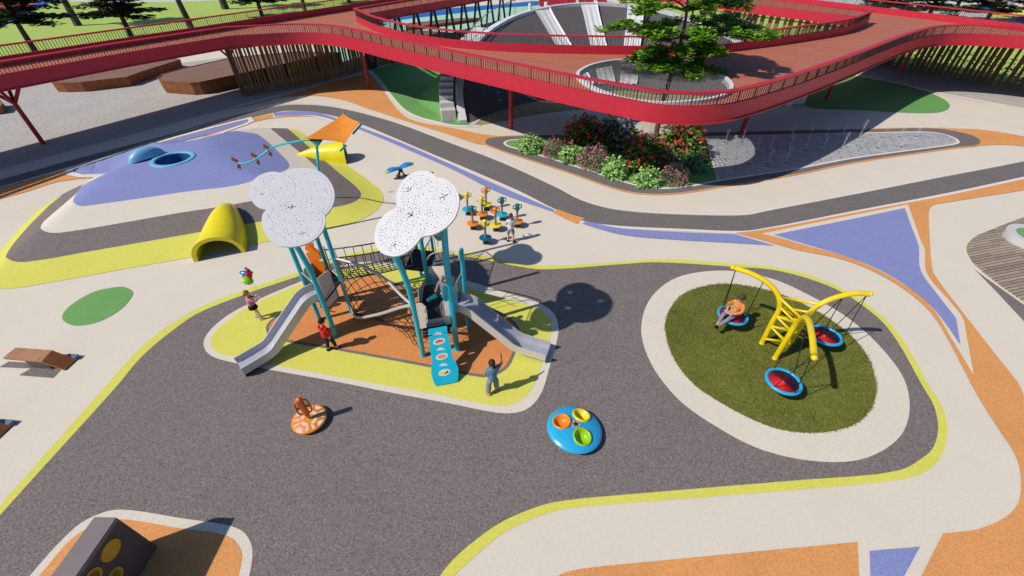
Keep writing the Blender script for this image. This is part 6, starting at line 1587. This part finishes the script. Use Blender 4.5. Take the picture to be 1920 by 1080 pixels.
    if trouser:
        c3 = [[(V['pel'] + Vector((0, 0, .035 * h)), .083 * h), (V['pel'], .084 * h)]]
        for s in 'LR':
            c_ = [(V['pel'], .084 * h), (V['h' + s], .066 * h * baggy ** .5)]
            if legs == 'long': c_ += [(V['k' + s], .048 * h * baggy), (V['a' + s].lerp(V['k' + s], .10), .040 * h * baggy ** 1.3)]
            elif legs == 'knee': c_ += [(V['k' + s].lerp(V['h' + s], .25), .055 * h), (V['k' + s].lerp(V['a' + s], .08), .050 * h)]
            c3.append(c_)
        part('trousers', skin_mesh(c3, 1, 'trousers'), trouser)
    if skirt:
        mb = MB(); cz = V['pel']; prof = [(.075, .075), (.082, .04), (.105, -.03), (.118, -.10), (.112, -.10), (.08, -.02)]
        mb.lathe([(a * h, b * h) for a, b in prof], cz, 20); mb.f = [q for q in mb.f if len(q) == 4]; mb.mi = [0] * len(mb.f)
        mb.build('skirt', skirt, t, True, local=True)
    if legwear:
        c3 = []
        for s in 'LR': c3.append([(V['h' + s], .056 * h), (V['k' + s], .041 * h), (V['a' + s], .030 * h)])
        for c_ in c3: part('legging', skin_mesh([c_], 1, 'legging'), legwear)
    for s in 'LR':
        a = V['a' + s]; td = toes[s]; mb = MB(); rt = Vector((0, 0, 1)).cross(td); rt = (rt if rt.length > .1 else Vector((1, 0, 0))).normalized(); upv = td.cross(rt); 
        vs = []; fs = []; N = 9
        for i in range(N + 1):
            u = i / N; x = (-.045 + .155 * u) * h; w = (.030 + .008 * math.sin(PI * u)) * h * math.sqrt(max(.05, 1 - (2 * u - 1) ** 8)) ; hh = (.052 - .026 * u) * h if u < .98 else .018 * h
            for (aa, bb) in ((-1, 0), (-.95, .5), (-.5, 1), (.5, 1), (.95, .5), (1, 0)): vs.append(a + td * x + rt * (w * aa) + upv * (0) + Vector((0, 0, 0)) + (upv if upv.z > 0 else -upv) * (hh * bb - .045 * h))
        for i in range(N):
            for j in range(6): fs.append((i * 6 + j, i * 6 + (j + 1) % 6, (i + 1) * 6 + (j + 1) % 6, (i + 1) * 6 + j))
        fs += [tuple(range(6)), tuple(N * 6 + j for j in range(6))]
        mb.add(vs, fs); mb.build('shoe', shoe, t, True, local=True)
    # hair or cap
    mb = MB(); n, m = 20, 10; vs = []; fs = []; lo = -.25 if not cap else .05
    for i in range(m + 1):
        a = lo + (PI / 2 - lo) * i / m
        for j in range(n):
            b = 2 * PI * j / n; y = math.sin(b); x = math.cos(b); aa = a
            if y > .1 and not cap: aa = max(a, .50 * min(1, (y - .1) / .5) + lo * 0)   # fringe line over the brow
            rr = 1.0 + .05 * math.sin(7 * b + 3 * a) * (0 if cap else 1)
            vs.append(hc + (right * (.067 * math.cos(aa) * x * rr) + fw * (.077 * math.cos(aa) * y * rr - .004) + hdv * (.095 * math.sin(aa) + (.004 if not cap else .008))) * h)
    for i in range(m):
        for j in range(n): fs.append((i * n + j, i * n + (j + 1) % n, (i + 1) * n + (j + 1) % n, (i + 1) * n + j))
    mb.add(vs, fs)
    if cap: mb.torus(hc + hdv * (.014 * h), .068 * h, .009 * h, 20, 6, rot=Matrix((right, fw, hdv)).transposed(), sc=(1, 1.13, 1))
    if hairlong:
        for s in (-1, 1): mb.tube([hc + (right * (s * .055) - fw * .045 + hdv * .035) * h, hc + (right * (s * .085) - fw * .06 + hdv * .0) * h, hc + (right * (s * .08) - fw * .06 - hdv * .07) * h], [.024 * h, .028 * h, .008 * h], 8)
    mb.build('cap' if cap else 'hair', hairm, t, True, local=True)
    for s in (-1, 1):
        mb = MB(); mb.sphere(hc + (right * (s * .024) + fw * .061 + hdv * .004) * h, .0085 * h, 8, 6); mb.build('eye', 'eye', t, True, local=True)
    mb = MB(); mb.sphere((0, 0, 0), (.019 * h, .006 * h, .006 * h), 10, 5); c = hc + (fw * .064 - hdv * .040) * h
    mb.v = [c + right * v.x + fw * v.y + hdv * v.z for v in mb.v]; mb.build('mouth', 'lip', t, True, local=True)
    return t, V, sh, (right, fw, hdv)
GZ = 8 * LAYER
def G0(px, py, z=.024): p = P(px, py); return Vector((p.x, p.y, z))
C_ = {k: cloth('cloth_' + k, v) for k, v in dict(mauve=(196, 128, 150), peach=(206, 142, 124), black=(38, 36, 38), white=(222, 218, 216), leg=(214, 204, 178), tealtee=(92, 138, 154), jeans=(132, 142, 138), red=(206, 48, 40), dark=(48, 52, 60), orange=(212, 132, 70), grey=(136, 128, 136), greyshorts=(138, 148, 148), greytop=(134, 124, 128), blond=(188, 158, 106), brown=(92, 66, 48), gold=(172, 122, 74), beanie=(74, 64, 58), shoe=(188, 176, 168), hairdark=(40, 32, 32), hairplum=(62, 48, 52), tan=(168, 150, 130)).items()}
# girl with the balloons
g_, V, sh, ax = kid('child in pink jumper and black skirt reaching out to hold balloon strings', G0(486, 598), R(-48), 1.24,
    dict(eR=(.17, .09, .67), wR=(.16, .20, .73), eL=(-.16, .06, .64), wL=(-.10, .17, .66), toeL=(.25, 1, 0), toeR=(.3, 1, 0), aR=(.10, .04, .05), kR=(.08, .035, .265), face=(.25, 1, -.05)),
    'skin', C_['mauve'], None, C_['shoe'], C_['gold'], 'long', skirt=C_['black'], hairlong=True, legwear=C_['leg'])
h = 1.24; mb = MB(); right, fw, hdv = ax; c = V['hd'] + (hdv * .085 - fw * .02) * h
for s in (-1, 1): mb.sphere(c + right * (s * .022 * h), (.024 * h, .012 * h, .018 * h), 8, 5)
mb.build('hair_bow', C_['black'], g_, True, local=True)
mb = MB(); q = V['che'].lerp(V['spi'], .5) + Vector((0, .092 * h, 0))
for s, z in ((-.025, -.02), (.03, -.03), (.0, .05)): mb.sphere(q + Vector((s * h, .006, z * h)), (.022 * h, .008, .018 * h), 8, 5)
mb.build('jumper_print', C_['brown'], sh, True, local=True)
mg = Matrix.Rotation(R(-48), 4, 'Z'); hand = Vector(g_['_loc']) + mg @ (V['wR'] + Vector((0, .05, .03)) * h)
def balloon(px, py, z, kind, mat, label):
    c = P(px, py, z); t = thing('balloon', label, 'balloon', tuple(c), 'balloons floating above the child in pink')
    mb = MB()
    if kind == 'oval': mb.sphere(c, (.17, .15, .10), 18, 12, rot=Matrix.Rotation(R(28), 3, 'Y'))
    elif kind == 'leaf': mb.sphere(c, (.09, .10, .19), 18, 12, rot=Matrix.Rotation(R(6), 3, 'Y'))
    else:
        n, m = 40, 10; vs = []; fs = []; rot = Matrix.Rotation(R(60), 3, 'X')
        for i in range(m + 1):
            a = -PI / 2 + PI * i / m
            for j in range(n):
                b = 2 * PI * j / n + PI / 2; st_ = .125 + .095 * abs(math.cos(2.5 * (b - PI / 2))) ** 2.2
                vs.append(c + rot @ Vector((st_ * math.cos(a) * math.cos(b), st_ * math.cos(a) * math.sin(b), .075 * math.sin(a))))
        for i in range(m):
            for j in range(n): fs.append((i * n + j, i * n + (j + 1) % n, (i + 1) * n + (j + 1) % n, (i + 1) * n + j))
        mb.add(vs, fs)
    mb.build('bubble', mat, t, True)
    mb = MB(); mb.tube([c - Z_ * .1, c.lerp(hand, .5) + Vector((.04, 0, -.04)), hand], .0025, 4); mb.build('string', 'pale', t)
balloon(462, 514, 1.98, 'star', paint('foil_blue', lin(30, 110, 180), .22, .3), 'blue star balloon')
bpy.data.objects['balloon']['label'] = 'shiny blue star shaped balloon floating behind the red one'
balloon(466.5, 513.5, 2.02, 'leaf', paint('foil_red', lin(214, 24, 70), .22, .2), 'shiny red upright balloon in front of the blue star balloon')
balloon(464, 526, 1.86, 'oval', paint('foil_lime', lin(160, 214, 40), .3, .1), 'lime green oval balloon hanging lowest of the bunch')
# child in red by the slide
r_, V, sh, ax = kid('child in red hoodie and dark trousers looking down beside the steel slide', G0(622, 657, .03), R(-30), 1.34,
    dict(eR=(.13, .03, .60), wR=(.08, .11, .50), eL=(-.13, .03, .60), wL=(-.06, .12, .50), hd=(.0, .03, .885), toeR=(.35, 1, 0), toeL=(.1, 1, 0), aR=(.075, .09, .05), kR=(.07, .07, .27), aL=(-.05, -.04, .05), face=(.2, 1, -.35)),
    'skin', C_['red'], C_['dark'], C_['black'], C_['hairdark'])
mb = MB(); mb.torus(V['nec'] - Vector((0, .03, .012)) * 1.34, .055 * 1.34, .022 * 1.34, 18, 8, rot=Matrix.Rotation(R(20), 3, 'X')); mb.build('hood', C_['red'], sh, True, local=True)
# child in blue waving
b_, V, sh, ax = kid('child in blue tee and baggy jeans seen from behind, waving one raised arm', G0(925, 737), R(18), 1.40,
    dict(sR=(.115, 0, .765), eR=(.20, .05, .76), wR=(.21, .09, .89), eL=(-.155, .0, .62), wL=(-.16, .05, .52), aL=(-.10, -.02, .05), kL=(-.085, .02, .265), aR=(.085, .02, .05), kR=(.075, .03, .265), toeL=(-.45, 1, 0), toeR=(.2, 1, 0)),
    'skintan', C_['tealtee'], C_['jeans'], C_['tan'], C_['hairplum'], 'short', baggy=1.32)
# boy in white among the spinners
w_, V, sh, ax = kid('child in white tee and grey shorts seen from behind among the spinners', G0(958, 453, .012), R(10), 1.36,
    dict(eR=(.15, .05, .62), wR=(.09, .14, .60), eL=(-.155, .01, .63), wL=(-.12, .10, .58), aL=(-.085, .03, .05), kL=(-.075, .04, .265), aR=(.08, -.05, .05), kR=(.07, .0, .265), toeL=(-.3, 1, 0), toeR=(.5, 1, 0), face=(.5, 1, 0)),
    'skin', C_['white'], C_['greyshorts'], C_['black'], C_['brown'], 'short', 'knee')
# blond child on the frame
k_, V, sh, ax = kid('small blond child in grey top standing on the frame platform between teal posts', Vector((-1.98, 9.42, 1.452)), R(150), 1.12,
    dict(eR=(.14, .05, .62), wR=(.11, .15, .60), eL=(-.14, .05, .62), wL=(-.11, .15, .60)), 'skin', C_['greytop'], C_['dark'], C_['shoe'], C_['blond'])
# reading child in the basket
bc = P(1374, 591, .48)
s_, V, sh, ax = kid('child in orange jumper and dark beanie reading in the basket swing', Vector((bc.x - .06, bc.y - .04, .50)), R(122), 1.52,
    dict(pel=(0, 0, .075), spi=(0, -.045, .165), che=(0, -.09, .265), nec=(0, -.115, .36), hd=(0, -.095, .45), sL=(-.105, -.10, .32), sR=(.105, -.10, .32), eL=(-.16, -.01, .20), wL=(-.085, .12, .17), eR=(.16, -.01, .20), wR=(.085, .12, .17),
         hL=(-.052, .02, .065), kL=(-.075, .235, .085), aL=(-.02, .46, -.06), hR=(.052, .02, .065), kR=(.07, .23, .10), aR=(-.01, .47, -.015), toeL=(-.1, .75, .55), toeR=(-.2, .7, .6), face=(0, 1, -.75)),
    'skin', C_['orange'], C_['grey'], C_['black'], C_['beanie'], cap=True)
h = 1.52; mb = MB(); q = (V['che'] + V['spi']) / 2 + Vector((0, .100, .030)) * h
upd = (V['che'] - V['spi']).normalized()
for a in (-.045, .0, .045): mb.tube([q + Vector((a * h, .0, 0)) - upd * .035 * h, q + Vector(((a + .006) * h, .0, 0)) + upd * .035 * h], .0055 * h, 6)
mb.tube([q + Vector((.055 * h, 0, 0)) - upd * .03 * h, q + Vector((.055 * h, 0, 0)) + upd * .03 * h], .0045 * h, 6)
mb.tube([q + Vector((-.015 * h, 0, 0)) + upd * .03 * h, q + Vector((.02 * h, 0, 0)) + upd * .032 * h], .0045 * h, 6)
mb.build('jumper_letters', C_['leg'], sh, True, local=True)
lp = Vector(s_['_loc']) + Matrix.Rotation(R(122), 4, 'Z') @ (Vector((0, .165, .165)) * h)
t = thing('book', 'open pale book held by the child in the basket swing', 'book', tuple(lp), None, R(122))
mb = MB()
for s in (-1, 1): mb.box((s * .075, 0, .012), (.15, .2, .018), rot=Matrix.Rotation(R(-12 * s), 3, 'Y') @ Matrix.Rotation(R(22), 3, 'X'))
mb.build('pages', 'stone', t, local=True)
mb = MB()
for s in (-1, 1): mb.box((s * .077, 0, -.002), (.16, .21, .008), rot=Matrix.Rotation(R(-12 * s), 3, 'Y') @ Matrix.Rotation(R(22), 3, 'X'))
mb.build('cover', 'walldark', t, local=True)
# ================================================================== LIGHT, SKY, CAMERA
az, el = R(23), R(45)
ld = Vector((math.cos(az) * math.cos(el), math.sin(az) * math.cos(el), -math.sin(el)))
sun = bpy.data.lights.new('sun', 'SUN'); sun.energy = 3.95; sun.angle = R(0.8); sun.color = (1.0, 0.94, 0.86)
so = bpy.data.objects.new('sun', sun); COL.objects.link(so); so.rotation_euler = ld.to_track_quat('-Z', 'Y').to_euler()
w = bpy.data.worlds.new('World'); scene.world = w; w.use_nodes = True
nt = w.node_tree; bg = nt.nodes['Background']; sky = nt.nodes.new('ShaderNodeTexSky'); sky.sky_type = 'NISHITA'; sky.sun_disc = False
sky.sun_elevation = el; sky.sun_rotation = math.atan2(-ld.x, -ld.y)
nt.links.new(mixc(nt, sky.outputs[0], (0.70, 0.88, 1.12), 1.0, 'MULTIPLY'), bg.inputs[0]); bg.inputs[1].default_value = 0.078
cam = bpy.data.cameras.new('camera'); cam.lens = 36 * F / 1920; cam.sensor_width = 36; cam.clip_start = .05; cam.clip_end = 2000
co = bpy.data.objects.new('camera', cam); COL.objects.link(co); co.location = (0, 0, H); co.rotation_euler = (PI / 2 - PITCH, 0, 0)
scene.camera = co
scene.cycles.diffuse_bounces = 1
scene.view_settings.view_transform = 'Standard'; scene.view_settings.look = 'None'; scene.view_settings.exposure = 0; scene.view_settings.gamma = 1
for o in bpy.data.objects:
    if '_loc' in o: del o['_loc']
